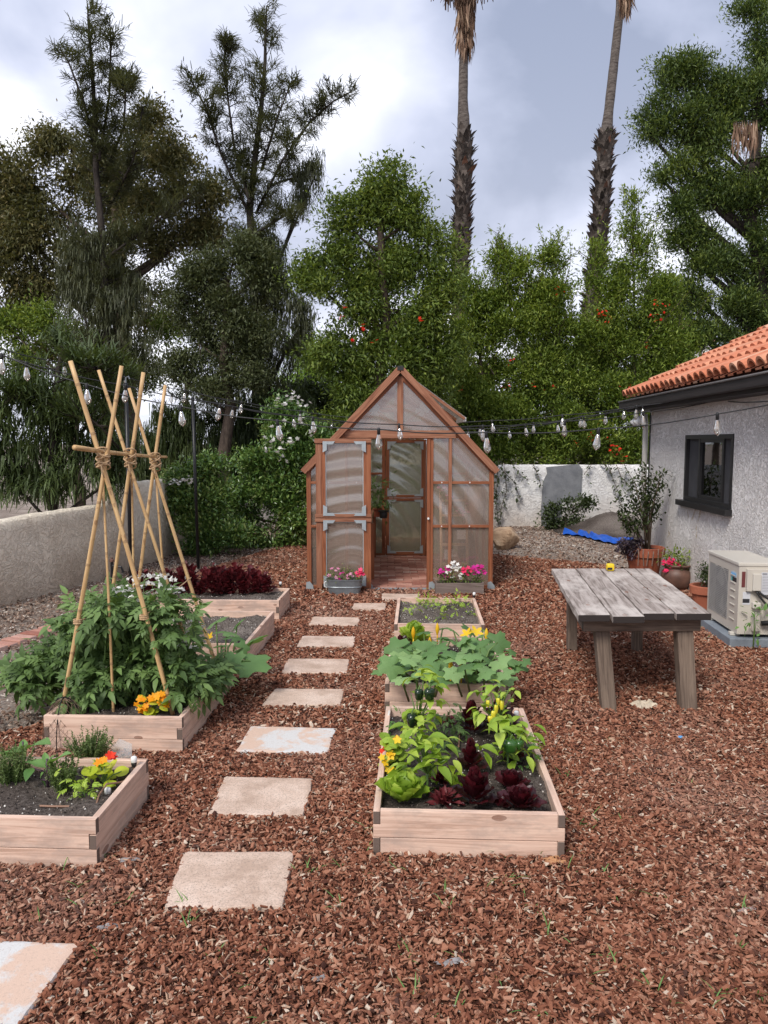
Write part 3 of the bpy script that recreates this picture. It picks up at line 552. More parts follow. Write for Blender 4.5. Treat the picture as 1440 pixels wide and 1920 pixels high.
bc=P(948,1030); rock('boulder',(bc[0],bc[1]+.2,.16),(.27,.25,.24),'angular tan sandstone boulder beside the greenhouse',4,M['rock'],'boulder')
# dirt heap by the house corner, blue tarp
hp=P(1130,1003); X,Y=np.meshgrid(np.linspace(-1,1,40),np.linspace(-1,1,40),indexing='ij'); rr=np.sqrt(X**2+Y**2)
mb=MB(); mb.grid(hp[0]+.35+X*1.1,hp[1]+.6+Y*1.0,np.maximum(-.03,.40*np.exp(-2.6*rr**2)-.03+rng.normal(0,.008,X.shape))); tag(obj('dirt_heap',mb,M['soil'],None,(hp[0]+.35,hp[1]+.6,0),smooth=True),'low mound of dark soil by the back wall near the house','soil heap')
def tarp():
    A=[P(1055,1003),P(1090,1006),P(1110,1012),P(1145,1020),P(1180,1022)]; B=[P(1060,993),P(1100,995),P(1120,1003),P(1150,1010),P(1190,1012)]
    n,m=60,16; V=np.zeros((n,m,3)); 
    for i in range(n):
        t=i/(n-1)*4; k=min(3,int(t)); f=t-k; a=A[k]*(1-f)+A[k+1]*f; b=B[k]*(1-f)+B[k+1]*f
        for j in range(m):
            s_=j/(m-1); p=a*(1-s_)+b*s_; V[i,j]=p; V[i,j,2]=.012+.05*abs(math.sin(i*.23+s_*3))*math.sin(s_*math.pi)+.02*math.sin(s_*7+i*.4)**2
    mb=MB(); mb.grid(V[:,:,0],V[:,:,1],V[:,:,2]); o=obj('tarp',mb,M['tarp'],None,tuple(A[2])); tag(o,'crumpled bright blue tarp on the bare dirt','tarp')
tarp()

# ---------------------------------------------------------------- greenhouse
def greenhouse():
    cxm=(GX0+GX1)/2; ez=1.40; pz=2.50; root=thing('greenhouse','cedar framed greenhouse with clear ribbed panels and an open split door','greenhouse',(cxm,GY0,0))
    def mem(nm,a,b,mat='cedar',parent=root,axis=None):
        m=MB(); m.box(a,b,axis=axis); return obj(nm,m,M[mat],parent,bev=.003)
    def bm(nm,a,b,wd,th,mat='cedar',up=(0,1,0),parent=root):
        m=MB(); m.beam(a,b,wd,th,up); return obj(nm,m,M[mat],parent,bev=.003)
    def pan(a,b,parent=root,mat='poly'): 
        m=MB(); m.box(a,b); return obj('panel',m,M[mat],parent)
    def ppan(poly,y,mat='poly'):
        m=MB(); m.prism(poly,(0,y,0),(1,0,0),(0,0,1),(0,-1,0),.006,.5); return obj('panel',m,M[mat],root)
    sl=(pz-ez)/(GX1-cxm)
    def zr(x): return pz-abs(x-cxm)*sl
    for yf,dr in ((GY0,1),(GY1,-1)):
        y0,y1=(yf,yf+.05) if dr>0 else (yf-.05,yf)
        pm='poly' if dr>0 else 'polyb'
        mem('post',(GX0,y0,0),(GX0+.05,y1,ez)); mem('post',(GX1-.05,y0,0),(GX1,y1,ez))
        dl,drr=(-.15,.495) if dr>0 else (.02,.63)
        mem('sill',(GX0+.05,y0+.002,.0),(dl-.05,y1-.002,.05)); mem('sill',(drr+.07,y0+.002,.0),(GX1-.05,y1-.002,.05))
        mem('jamb',(dl-.05,y0,0),(dl,y1,1.75)); mem('jamb',(drr,y0,0),(drr+.035,y1,1.75)); mem('jamb',(drr+.037,y0+.012,0),(drr+.072,y1,1.75))
        xs=(pz-1.83)/sl
        mem('header',(cxm-xs+.02,y0-.012*dr,1.752),(cxm+xs-.02,y1,1.838),'cedar_pale')
        for xa,xb,st in ((GX0+.05,dl-.05,-.43 if dr>0 else -.43),(drr+.072,GX1-.05,.76 if dr>0 else .93)):
            for z in (.739,1.243):
                for u,v in ((xa,st-.019),(st+.019,xb)): mem('rail',(u,y0+.004,z-.015),(v,y1-.004,z+.015))
                for u in ((xa+st)/2,(st+xb)/2):
                    if dr>0:
                        m=MB(); m.lathe([(0,.004),(.007,.003),(.008,0)],(0,0,0),8); 
                        for i_ in range(len(m.V)): v_=m.V[i_]; m.V[i_]=np.stack([v_[:,0]+u,y0+.004-v_[:,2],v_[:,1]+z],1)
                        obj('screw',m,M['white'],root)
            mem('stud',(st-.018,y0-.006*dr,.05),(st+.018,y1-.01*dr,min(1.75,zr(st)-.06)),'cedar_pale' if dr>0 else 'cedar')
            yp=y0+.030 if dr>0 else y0+.02
            for u,v in ((xa,st),(st,xb)):
                for z0,z1_ in ((.05,.739),(.739,1.243)): pan((u,yp,z0),(v,yp+.006,z1_),mat=pm)
                zt=lambda x: min(1.75,zr(x)-.03); P5=[(u,1.243)]+[(v,1.243),(v,zt(v))]
                xk=cxm+(pz-.03-1.75)/sl*(1 if u>cxm else -1)
                if u<xk<v: P5.append((xk,1.75))
                P5.append((u,zt(u))); ppan(P5,yp+.006,pm)
        # gable
        for s_ in (-1,1): ppan([(cxm+s_*.03,1.84),(cxm+s_*(pz-.05-1.84)/sl,1.84),(cxm+s_*.03,pz-.09)] if s_>0 else [(cxm-.03,1.84),(cxm-.03,pz-.09),(cxm-(pz-.05-1.84)/sl,1.84)],(y0+y1)/2,pm)
        mem('gable_post',(cxm-.034,y0-.006*dr,1.84),(cxm+.034,y1,pz-.06),'cedar_pale' if dr>0 else 'cedar')
        mem('gable_rail',(cxm-.53,y1+.004*dr,1.90),(cxm+.53,y1+.034*dr,1.94))
        for s_ in (-1,1):
            a=np.array((cxm+s_*.0,yf+.02*dr,pz-.035)); b=np.array((cxm+s_*(GX1-cxm),yf+.02*dr,ez-.035)); bm('rafter',a+(s_*.012,0,-.012),b,.055,.05)
            a=np.array((cxm+s_*.012,yf-.035*dr,pz+.022)); b=np.array((cxm+s_*(GX1-cxm+.035),yf-.035*dr,ez-.032)); bm('bargeboard',a,b,.07 if dr>0 else .06,.034,'cedar_pale')
            if dr>0:
                a=a+np.array((0,-.032,-.055)); b=b+np.array((-s_*.06,0,.012)); bm('trim_strip',a+(s_*.01,0,0),b,.012,.03,'cedar_pale')
    for s_,gx in ((-1,GX0),(1,GX1)):
        xi=gx+.025*(-s_)
        mem('wall_plate',(min(gx,gx-.05*s_),GY0+.05,ez-.05),(max(gx,gx-.05*s_),GY1-.05,ez)); mem('sill',(min(gx,gx-.05*s_),GY0+.05,0),(max(gx,gx-.05*s_),GY1-.05,.05))
        ys=np.linspace(GY0,GY1,5)[1:-1]
        for y in ys: mem('stud',(xi-.02,y-.02,.05),(xi+.02,y+.02,ez-.05))
        for z in (.739,1.20):
            for j in range(4): ya=[GY0+.05]+[q+.02 for q in ys]; yb=[q-.02 for q in ys]+[GY1-.05]; mem('rail',(xi-.015,ya[j],z-.015),(xi+.015,yb[j],z+.015))
        for z0,z1_ in ((.05,.73),(.75,1.35)): pan((xi+.022*s_-.003,GY0+.05,z0),(xi+.022*s_+.003,GY1-.05,z1_),mat='polyb')
        m=MB(); a=np.array((cxm+s_*.03,GY0-.03,pz+.0)); d=np.array((s_*(GX1-cxm+.03),0,ez-pz-.03)); ln=np.linalg.norm(d); d/=ln; m.prism([(0,0),(ln,0),(ln,GY1-GY0+.06),(0,GY1-GY0+.06)],a,d,(0,1,0),np.cross(d,(0,1,0))*(1 if s_<0 else 1),.006,.5); obj('roof_panel',m,M['poly'],root)
        for y in list(ys)+[]:
            bm('rafter',(cxm+s_*.03,y,pz-.05),(cxm+s_*(GX1-cxm-.02),y,ez-.03),.04,.05)
    for y in (ys[0],ys[2]):
        bm('collar_tie',(cxm-.32,y,2.14),(cxm+.32,y,2.14),.03,.04,up=(0,0,1))
        for s_ in (-1,1):
            m=MB(); m.prism([(-.07,-.05),(.04,-.07),(.08,0),(.03,.06),(-.05,.06)],(cxm+s_*.31,y-.03,2.13),(1,0,0),(0,0,1),(0,-1,0),.004,.5); obj('gusset_plate',m,M['zinc'],root)
            bm('brace',(cxm+s_*.33,y-.01,2.13),(cxm+s_*.05,y-.01,1.92),.02,.03)
    mem('ridge_cap',(cxm-.035,GY0-.06,pz+.01),(cxm+.035,GY1+.06,pz+.06),'fascia')
    # open roof vent on the right slope
    v=bm('roof_vent',(cxm+.02,9.35,pz+.045),(cxm+.79,9.35,1.985),.03,.04,'cedar_pale'); bm('roof_vent',(cxm+.02,10.25,pz+.045),(cxm+.79,10.25,1.985),.03,.04,'cedar_pale'); mem('roof_vent',(cxm+.77,9.35,1.955),(cxm+.81,10.25,2.005),'trimw')
    m=MB(); a=np.array((cxm+.03,9.35,pz+.062)); d=np.array((.77,0,1.985-pz-.045)); ln=np.linalg.norm(d); d/=ln; m.prism([(0,0),(ln,0),(ln,.9),(0,.9)],a,d,(0,1,0),np.cross(d,(0,1,0)),.006,.5); obj('vent_panel',m,M['poly'],v)
    # open split door, folded back against the front
    def leafdoor(x0,x1,y,zs,front):
        dm='cedar' ; st=.085 if front else .07
        d=MB(); d.box((x0,y,zs[0]),(x0+st*.75,y+.035,zs[-1])); dr=obj('door' if front else 'rear_door',d,M['cedar_pale' if front else 'cedar'],root,bev=.003)
        m=MB(); m.box((x1-st,y+.001,zs[0]),(x1,y+.036,zs[-1])); obj('stile',m,M['cedar'],dr,bev=.003)
        if front: m=MB(); m.box((x0+st*.76,y+.002,zs[0]+.05),(x0+st*1.3,y+.034,zs[-1]-.03)); obj('stile',m,M['cedar'],dr,bev=.003)
        xa=x0+st*(1.3 if front else .75); hs=[(zs[0],zs[0]+.05),(zs[1]-.045,zs[1]-.004),(zs[1]+.004,zs[1]+.045),(zs[2]-.05,zs[2])]
        for i,(a,b) in enumerate(hs):
            m=MB(); ex=.012 if (front and i) else 0; m.box((xa if not ex else x0-ex,y-.004-ex,a),(x1-st+.0 if not ex else x1+ex*.4,y+(.03 if not ex else -.003),b)); obj('door_rail',m,M['cedar_pale' if front and i else 'cedar'],dr,bev=.003)
        for a,b in ((hs[0][1],hs[1][0]),(hs[2][1],hs[3][0])):
            m=MB(); m.box((xa,y+.014,a),(x1-st,y+.020,b)); obj('door_panel',m,M['poly' if front else 'polyb'],dr)
            for s_,xx in ((1,xa),(-1,x1-st)):
                for t_,z in ((1,a),(-1,b)):
                    poly=[(-.028,-.02),(.11,-.02),(.085,.014),(.018,.014),(.018,.08),(-.028,.105)]; m=MB(); m.prism([(p*s_,q*t_) for p,q in poly],(xx,y-.020 if front else y-.006,z),(1,0,0),(0,0,1),(0,-1,0),.004,.5); obj('corner_bracket',m,M['zinc'],dr)
            m=MB()
            for p_,q_ in (((xa,y+.008,a),(xa+.008,y+.012,b)),((x1-st-.008,y+.008,a),(x1-st,y+.012,b)),((xa,y+.008,a),(x1-st,y+.012,a+.008)),((xa,y+.008,b-.008),(x1-st,y+.012,b))): m.box(p_,q_)
            obj('panel_edging',m,M['zinc'],dr)
        return dr
    leafdoor(-.775,-.148,GY0-.075,(.03,.845,1.745),True)
    leafdoor(.025,.625,GY1-.04,(.02,.88,1.748),False)
    m=MB(); m.lathe([(0,.03),(.012,.028),(.014,.01),(.006,0)],(0,0,0),10)
    for i_ in range(len(m.V)): v_=m.V[i_]; m.V[i_]=np.stack([v_[:,0]+.51,GY0-v_[:,2],v_[:,1]+.83],1)
    obj('knob',m,M['white'],root)
    for x in (GX0,-.2,.53,GX1-.05):
        m=MB(); m.prism([(-.015,-.02),(.075,-.02),(.07,.05),(.03,.10),(-.01,.09)],(x,GY0-.012,0),(1,0,0),(0,0,1),(0,-1,0),.005,.5); obj('foot_bracket',m,M['zinc'],root)
    # brick floor
    m=MB(); bwd,bl=.098,.196; r_=0; y=GY0+.01
    while y<GY1-.06:
        x=GX0+.055-(r_%2)*bl/2
        while x<GX1-.06:
            a,b=max(x,GX0+.055)+.004,min(x+bl,GX1-.055)-.004
            if b-a>.03: m.box((a,y+.004,-.02),(b,min(y+bwd,GY1-.056)-.004,.018+random.uniform(-.003,.006)))
            x+=bl
        y+=bwd; r_+=1
    obj('brick_floor',m,M['brick'],root,bev=.004)
    m=MB(); m.box((-.15,GY0+.0,-.02),(.49,GY0+.009,.022)); obj('threshold_strip',m,M['zinc'],root)
greenhouse()
# bench and goods inside
def bench():
    root=thing('potting_bench','slatted cedar potting bench inside the greenhouse on the left','bench',(-.5,10.2,0))
    for k in range(6): x=-.82+k*.115; m=MB(); m.box((x,9.35,.715),(x+.1,11.3,.735)); obj('slat',m,M['cedar_pale'],root,bev=.002)
    for x in (-.80,-.16):
        for y in (9.38,11.2): m=MB(); m.box((x,y,0.02),(x+.04,y+.04,.714)); obj('leg',m,M['cedar'],root)
bench()
def pot(name,c,r0,r1,h,mat,label,cat='pot',group=None,n=28,rim=.03,plantmat=None,ret=False):
    root=thing(name,label,cat,tuple(c),0,group); m=MB()
    m.lathe([(0,0),(r0,0),(r0+(r1-r0)*.5,h*.5),(r1-.012,h-rim*1.4),(r1+.008,h-rim*1.35),(r1+.012,h-.005),(r1,h),(r1-.02,h-.002),(r1-.03,h-.04),(0,h-.04)],c,n); obj('body',m,mat,root,smooth=False,bev=.002)
    m=MB(); m.lathe([(0,h-.034),(r1-.028,h-.036)],c,n); m.F=[f[:,::-1] for f in m.F]; obj('soil',m,M['soil'],root); return root
def bush(nm,label,cat,base,cen,rad,nl,tpl,mat,ls,stems=4,sm='stem',group=None,clump=14,sr=.006,nm2='foliage',up=.3,shell=.5,wd=1.0):
    """stems from base to inside an ellipsoid, leaves in clumps"""
    base=np.array(base,float); cen=np.array(cen,float); rad=np.array(rad,float); root=thing(nm,label,cat,tuple(base),0,group)
    nc=max(3,nl//clump); d=rdir(nc); rr=rng.random(nc)**shell; C=cen+d*rad*rr[:,None]
    m=MB()
    for i in range(stems):
        e=C[rng.integers(nc)]; mid=(base+e)/2+rng.normal(0,.04,3)*rad; m.tube([base+rng.normal(0,sr,3)*(1,1,0),mid,e],[sr,sr*.8,sr*.4],6)
    obj('stem',m,M[sm],root,smooth=True)
    ax=np.repeat(C,clump,0)+rng.normal(0,1,(nc*clump,3))*ls*.75; D=nrm(rdir(len(ax))+nrm(ax-cen)*.8+np.array((0,0,up))); sc=rs(len(ax),.6,1.15)*ls
    m=MB(); r=np.clip(np.repeat(rng.random(nc),clump)*.6+rng.random(len(ax))*.4,0,1); m.inst(tpl,frames(D,nrm(rdir(len(ax))*.5+np.array((0,0,1.0))),np.stack([sc,sc*wd,sc],1)),ax,r); obj(nm2,m,M[mat],root,smooth=True); return root
def flowers(root,pts,tpl,mat,size,nm='flower',tilt=.8):
    for i,p in enumerate(pts):
        m=MB(); n_=nrm(np.array([(random.uniform(-.5,.5),-random.uniform(.2,1.0),tilt)])); s_=np.array([size*random.uniform(.8,1.2)])
        fr=frames(np.cross(n_,rdir(1)),n_,s_); m.inst(tpl,fr,np.array([p]),rng.random(1)); obj(nm,m,M[mat],root,smooth=True)
for i,(px,py,Y,rr,hh,mt,lb) in enumerate([(708,952,9.95,.055,.11,'terra','small terracotta pot inside the open greenhouse door'),(719,950,9.8,.06,.10,'rubber','small black pot on the greenhouse bench edge')]):
    c=PY(px,py,Y); c[2]=.737; pot('plant_pot',c,rr*.75,rr,hh,M[mt],lb,rim=.015,n=16)
    bush('seedling_plant',['tomato seedling standing in the terracotta pot on the greenhouse bench','low seedling in the black pot on the greenhouse bench'][i],'plant',(c[0],c[1],.80),(c[0],c[1],1.05 if i==0 else .90),(.10,.10,.22 if i==0 else .05),90 if i==0 else 20,COMP,'lf_tom',.10 if i==0 else .06,3,clump=3)
# through the right front panel
def stand():
    c=(.93,9.25,0); root=thing('plant_stand','pale wooden ladder plant stand behind the right greenhouse panel','plant stand',c)
    for x in (.70,1.015):
        m=MB(); m.tube([(x,9.2,.02),(x,9.5,1.13)],.018,8); obj('post',m,M['pine'],root,smooth=True)
    for z in (.98,.80,.68,.45,.22): y=9.2+.3*z/1.13; m=MB(); m.box((.705,y-.05,z),(1.01,y+.02,z+.025)); obj('rung',m,M['pine'],root)
    for x,z in ((.78,.90),(.93,.60),(.78,.36)): m=MB(); m.box((x-.05,9.15,z-.055),(x+.05,9.19,z+.055)); obj('tag',m,M['white'],root)
    return root
stand()
for i,(px,py) in enumerate(((834,918),(868,958))):
    c=PY(px,py,9.4); r_=bush('potted_flower',['pink flowering plant behind glass at the top of the ladder stand','pink flowering plant behind glass on the middle ladder rung'][i],'flower',(c[0],c[1],c[2]-.15),c,(.09,.06,.07),40,LF_OV1,'lf_green',.05,3,clump=8)
    flowers(r_,[c+rng.normal(0,.045,3) for _ in range(14)],FLW,'f_pink',.05)
def bag(c,rad,mat,label,name='sack'):
    m=MB(); V=[];nl,nn_=12,18
    for i in range(nl+1):
        th=math.pi*i/nl
        for k in range(nn_): ph=2*math.pi*k/nn_; f=1+.12*math.sin(3*ph+th*4)+.07*math.sin(7*ph+th*3); V.append((c[0]+rad[0]*math.sin(th)**.7*math.cos(ph)*f,c[1]+rad[1]*math.sin(th)**.7*math.sin(ph)*f,c[2]+rad[2]*math.cos(th)))
    m.add(V,[np.array([[i*nn_+k,(i+1)*nn_+k,(i+1)*nn_+(k+1)%nn_,i*nn_+(k+1)%nn_] for i in range(nl) for k in range(nn_)])]); tag(obj(name,m,mat,None,tuple(c),smooth=True),label,'sack')
bag((1.12,9.35,.98),(.09,.10,.30),mat_simple('pinkish_bag',(.62,.40,.34),(.5,.46,.36),5,.5,.4),'pinkish plastic sack slumped in the right front greenhouse corner')
bag((1.05,9.6,.30),(.11,.11,.29),M['black'],'dark sack standing low behind the right front greenhouse panel')
pot('plant_pot',(-.80,9.12,.03),.055,.075,.42,M['black'],'tall black pot in the left front greenhouse corner',n=16)
bag((-.50,9.6,.80),(.14,.08,.07),mat_simple('grey_bag',(.32,.33,.38),(.2,.2,.24),12,.5,.4),'small grey bag on the bench behind the left greenhouse panel','bag')
# ---------------------------------------------------------------- flower planters at the greenhouse front
def tub():
    c=P(645,1116); c[1]+=.09; root=thing('tub_planter','oval galvanised tub of pink flowers in front of the open greenhouse door','planter',tuple(c)); m=MB(); n=40
    prof=[(.85,0),(.87,.005),(.92,.07),(.965,.075),(.965,.085),(.93,.09),(.98,.155),(1.02,.16),(1.02,.172),(.98,.17),(.95,.13),(.0,.13)]
    V=[];
    for r_,z in prof:
        for k in range(n):
            a=2*math.pi*k/n; ca,sa=math.cos(a),math.sin(a); V.append((c[0]+.205*r_*np.sign(ca)*abs(ca)**.55,c[1]+.085*r_*np.sign(sa)*abs(sa)**.75,z))
    m.add(V,[np.array([[i*n+k,i*n+(k+1)%n,(i+1)*n+(k+1)%n,(i+1)*n+k] for i in range(len(prof)-1) for k in range(n)])]); obj('tub',m,M['galv'],root)
    m=MB(); m.tube([c+(-.20,0,.14),c+(-.225,0,.13),c+(-.225,0,.08),c+(-.19,0,.07)],.006,6); obj('handle',m,M['white'],root)
    m=MB(); m.box(c+(-.17,-.06,.13),c+(.17,.06,.14)); obj('soil',m,M['soil'],root)
    for i,(x,fm,lb,pos) in enumerate(((-.15,'f_pink','tall pale pink flowers at the left end of the galvanised tub',[(622,1066),(617,1079),(629,1070),(630,1083),(634,1066)]),(-.03,'f_mag','dark magenta flowers second from the left in the galvanised tub',[(638,1076),(637,1086),(643,1074)]),(.05,'f_pink','rosy flowers in the middle of the galvanised tub',[(651,1079),(657,1076),(652,1084),(661,1079),(646,1083)]),(.15,'f_ger','hot pink flowers at the right end of the galvanised tub',[(669,1074),(674,1076),(677,1072),(672,1079),(680,1076),(676,1068)]))):
        r_=bush('flowering_plant',lb,'flower',c+(x,0,.13),c+(x,0,.21),(.05,.04,.07),110,LF_LAN,'lf_green',.04,7,clump=8,sr=.0025); flowers(r_,[PY(a,b,c[1]-random.uniform(.0,.05)) for a,b in pos],FLW,fm,.055)
tub()
def wbox():
    c=P(862,1116); c[1]+=.09; root=thing('wooden_planter','grey weathered wooden box planter of white and magenta flowers','planter',tuple(c)); w_=.27;d_=.09;h=.14
    for k in range(3): z=.001+k*.046; m=MB(); m.box(c+(-w_,-d_,z),c+(w_,-d_+.015,z+.044)); obj('plank',m,M['oldbox'],root,bev=.002); m=MB(); m.box(c+(-w_,d_-.015,z),c+(w_,d_,z+.044)); obj('plank',m,M['oldbox'],root)
    for s_ in (-1,1): m=MB(); m.box(c+(s_*w_-(.015 if s_>0 else 0),-d_+.016,0),c+(s_*w_+(0 if s_>0 else .015),d_-.016,h),axis=1); obj('end_board',m,M['oldbox'],root)
    m=MB(); m.box(c+(-w_+.02,-d_+.016,.09),c+(w_-.02,d_-.016,.12)); obj('soil',m,M['soil'],root)
    for i,(x,fm,lb,pos) in enumerate(((-.20,'f_mag','magenta flowers at the left end of the wooden planter',[(826,1068),(830,1072),(838,1065),(836,1080),(825,1074),(841,1068)]),(-.10,'f_white','white flowers spilling over the wooden planter',[(848,1056),(852,1062),(845,1064),(856,1068),(861,1064),(840,1062),(838,1073),(848,1082),(862,1080),(866,1076),(851,1054),(843,1071),(858,1058),(864,1084)]),(.06,'f_ger','small crimson flowers right of the white ones in the wooden planter',[(873,1067),(878,1064),(870,1071),(883,1070),(876,1077),(868,1066)]),(.19,'f_mag','bright magenta flowers at the right end of the wooden planter',[(889,1063),(895,1061),(900,1066),(906,1070),(892,1068),(897,1073),(886,1066),(909,1074),(903,1062),(890,1076)]))):
        r_=bush('flowering_plant',lb,'flower',c+(x,0,.11),c+(x,0,.21),(.06,.05,.09),140,LF_OV1,'lf_green',.035,7,clump=8,sr=.003); flowers(r_,[PY(a,b,c[1]-random.uniform(.02,.07)) for a,b in pos],FLW,fm,.062)
wbox()
# ---------------------------------------------------------------- house
CU=np.array((math.sin(R(2.6)),math.cos(R(2.6)),0)); CN=np.array((-CU[1],CU[0],0)); CC=np.array((3.575,10.4,0.0)); UP=np.array((0,0,1.0))
def hit(px,py,off=0):
    r=np.array(ray(px,py)); o=np.array((0,0,H)); t=((CC+CN*off-o)@CN)/(r@CN); p=o+r*t; return (CC-p)@CU,p[2]   # s toward the camera, z
def house():
    root=thing('house','white stucco house corner with a clay tile roof and dark window','house',tuple(CC))
    s0,zt=hit(1287,816); s1,_=hit(1377,818); _,zb=hit(1290,938); U=-CU; th=.22; zw=2.20
    def pr(mb,poly,off,thk): mb.prism(poly,CC+CN*off,U,UP,-CN,thk,.5)
    m=MB(); pr(m,[(0,-.1),(s0,-.1),(s0,zw),(0,zw)],0,th); pr(m,[(s1,-.1),(11,-.1),(11,zw),(s1,zw)],0,th); pr(m,[(s0,-.1),(s1,-.1),(s1,zb),(s0,zb)],0,th); pr(m,[(s0,zt),(s1,zt),(s1,zw),(s0,zw)],0,th)
    m.prism([(0,-.1),(7,-.1),(7,zw),(0,zw)],CC-CU*.001-CN*.221,-CN,UP,U,th,.5); obj('wall',m,M['stucco_white'],root)
    fd=.045; W=s1-s0; hh=zt-zb
    def fr(nm,poly,off,thk,mat,par): m=MB(); m.prism(poly,CC+CN*off,U,UP,-CN,thk,.5); return obj(nm,m,M[mat],par)
    f=MB()
    for a,b,c,d in ((s0,s0+fd,zb,zt),(s1-fd,s1,zb,zt),(s0+fd,s1-fd,zb,zb+fd),(s0+fd,s1-fd,zt-fd,zt)): f.prism([(a,c),(b,c),(b,d),(a,d)],CC+CN*.012,U,UP,-CN,.09,.5)
    win=obj('window',f,M['winframe'],root)
    a1,a2=s0+W*.27,s0+W*.76
    for a in (a1,a2): fr('mullion',[(a,zb+fd),(a+.05,zb+fd),(a+.05,zt-fd),(a,zt-fd)],-.012,.06,'winframe',win)
    fr('sash',[(a1+.05,zb+fd),(a2,zb+fd),(a2,zb+fd+.04),(a1+.05,zb+fd+.04)],-.015,.05,'winframe',win); fr('sash',[(a1+.05,zt-fd-.04),(a2,zt-fd-.04),(a2,zt-fd),(a1+.05,zt-fd)],-.015,.05,'winframe',win)
    fr('screen',[(s0+fd,zb+fd),(a1,zb+fd),(a1,zt-fd),(s0+fd,zt-fd)],-.03,.004,'blind',win); fr('screen',[(a2+.05,zb+fd),(s1-fd,zb+fd),(s1-fd,zt-fd),(a2+.05,zt-fd)],-.03,.004,'blind',win)
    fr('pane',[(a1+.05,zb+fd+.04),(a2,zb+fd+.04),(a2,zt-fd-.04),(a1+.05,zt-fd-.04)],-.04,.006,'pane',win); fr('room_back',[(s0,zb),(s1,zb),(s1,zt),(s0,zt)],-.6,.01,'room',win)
    fr('sill',[(s0-.10,zb-.065),(s1+.02,zb-.065),(s1+.02,zb-.003),(s0-.10,zb-.003)],.07,.12,'winframe',win)
    # roof
    E0=CC+CU*.36+CN*.235; ez=2.315; an=R(25); IN=-CN*math.cos(an)+UP*math.sin(an); LN=9.5
    m=MB(); m.prism([(0,0),(LN+1.5,0),(LN+1.5,5.2),(0,5.2)],E0+UP*(ez-.035),U,IN,np.cross(U,IN)*(-1 if np.cross(U,IN)[2]>0 else 1),.05,.3); rf=obj('roof',m,M['fascia'],root)
    k=9; rr=.082; V=[];
    for i,(x,f) in enumerate(((0,1.0),(.47,.80))):
        for j in range(k): a=math.pi*j/(k-1); V.append((x,math.cos(a)*rr*f,math.sin(a)*rr*f*.95+.018*(1-i)))
    for j in range(k): a=math.pi*j/(k-1); V.append((0,math.cos(a)*rr*.76,math.sin(a)*rr*.72+.012))
    for j in range(k): a=math.pi*j/(k-1); V.append((.47,math.cos(a)*rr*.62,math.sin(a)*rr*.55))
    Q=[[j,j+1,k+j+1,k+j] for j in range(k-1)]+[[2*k+j,2*k+j+1,j+1,j] for j in range(k-1)]+[[2*k+j+1,2*k+j,3*k+j,3*k+j+1] for j in range(k-1)]; tplh=(np.array(V),[np.array(Q)])
    tplp=(np.array([(0,-.06,.0),(0,.06,.0),(.47,.06,-.012),(.47,-.06,-.012),(0,-.06,-.018),(0,.06,-.018)]),[np.array([[0,1,2,3],[4,5,1,0]])])
    cols=int((LN+1.2)/.185); cs=13; T=[];Tp=[];Mm=[]
    B=np.stack([IN,U*1.0,np.cross(IN,U)*(1 if np.cross(IN,U)[2]>0 else -1)],1)
    for c in range(cols):
        for r_ in range(cs):
            o=E0+U*(.09+c*.185+random.uniform(-.006,.006))+IN*(r_*.395-.03+random.uniform(-.008,.008))+UP*(ez+.012+.0035*random.random()); T.append(o+B[:,2]*.012); Tp.append(o+U*.0925+B[:,2]*.010)
    T=np.array(T); m=MB(); MM=np.repeat(B[None],len(T),0); m.inst(tplh,MM,T,rng.random(len(T))); m.inst(tplp,MM,np.array(Tp),rng.random(len(T))); obj('roof_tiles',m,M['tile'],rf,smooth=False)
    m=MB(); m.prism([(0,0),(LN+1.4,0),(LN+1.4,.10),(0,.10)],E0+CU*.06+CN*.075+UP*(ez-.155),U,UP,-CN,.07,.3); obj('gutter',m,M['fascia'],rf,bev=.01)
    m=MB(); m.tube([E0+CU*.05+CN*.08+UP*(ez-.052),E0+U*(LN+1)+CN*.08+UP*(ez-.052)],.012,8); obj('gutter_lip',m,mat_simple('grey_gutter_edge',(.18,.17,.165),rough=.5,bump=0),rf,smooth=True)
    m=MB(); m.prism([(0,0),(LN+1,0),(LN+1,.06),(0,.06)],E0-CN*.01+UP*(ez-.19),U,UP,-CN,.245,.3); obj('soffit',m,M['fascia'],rf)
    m=MB(); m.tube([CC+CU*.03+CN*.06+UP*2.08,CC+CU*.03+CN*.045+UP*1.9,CC+CU*.03+CN*.045+UP*.05],.035,10); obj('downspout',m,M['trimw'],root,smooth=True)
    m=MB(); m.tube([CC-CU*.06+CN*.01+UP*2.1,CC-CU*.06+CN*.012+UP*.4],.009,6); obj('cable',m,M['rubber'],root)
    l=MB(); l.lathe([(0,0),(.045,0),(.045,.03),(.02,.05),(0,.05)],CC+CN*.10-CU*.03+UP*2.02,14); lm=obj('corner_lamp',l,M['trimw'],root)
    for s_ in (-.09,.07): m=MB(); q=CC+CN*.16+CU*s_+UP*2.0; m.tube([q+UP*.05-CN*.05,q,q+CN*.05-UP*.05],[.025,.045,.05],10); obj('lamp_head',m,M['white'],lm,smooth=True)
house()
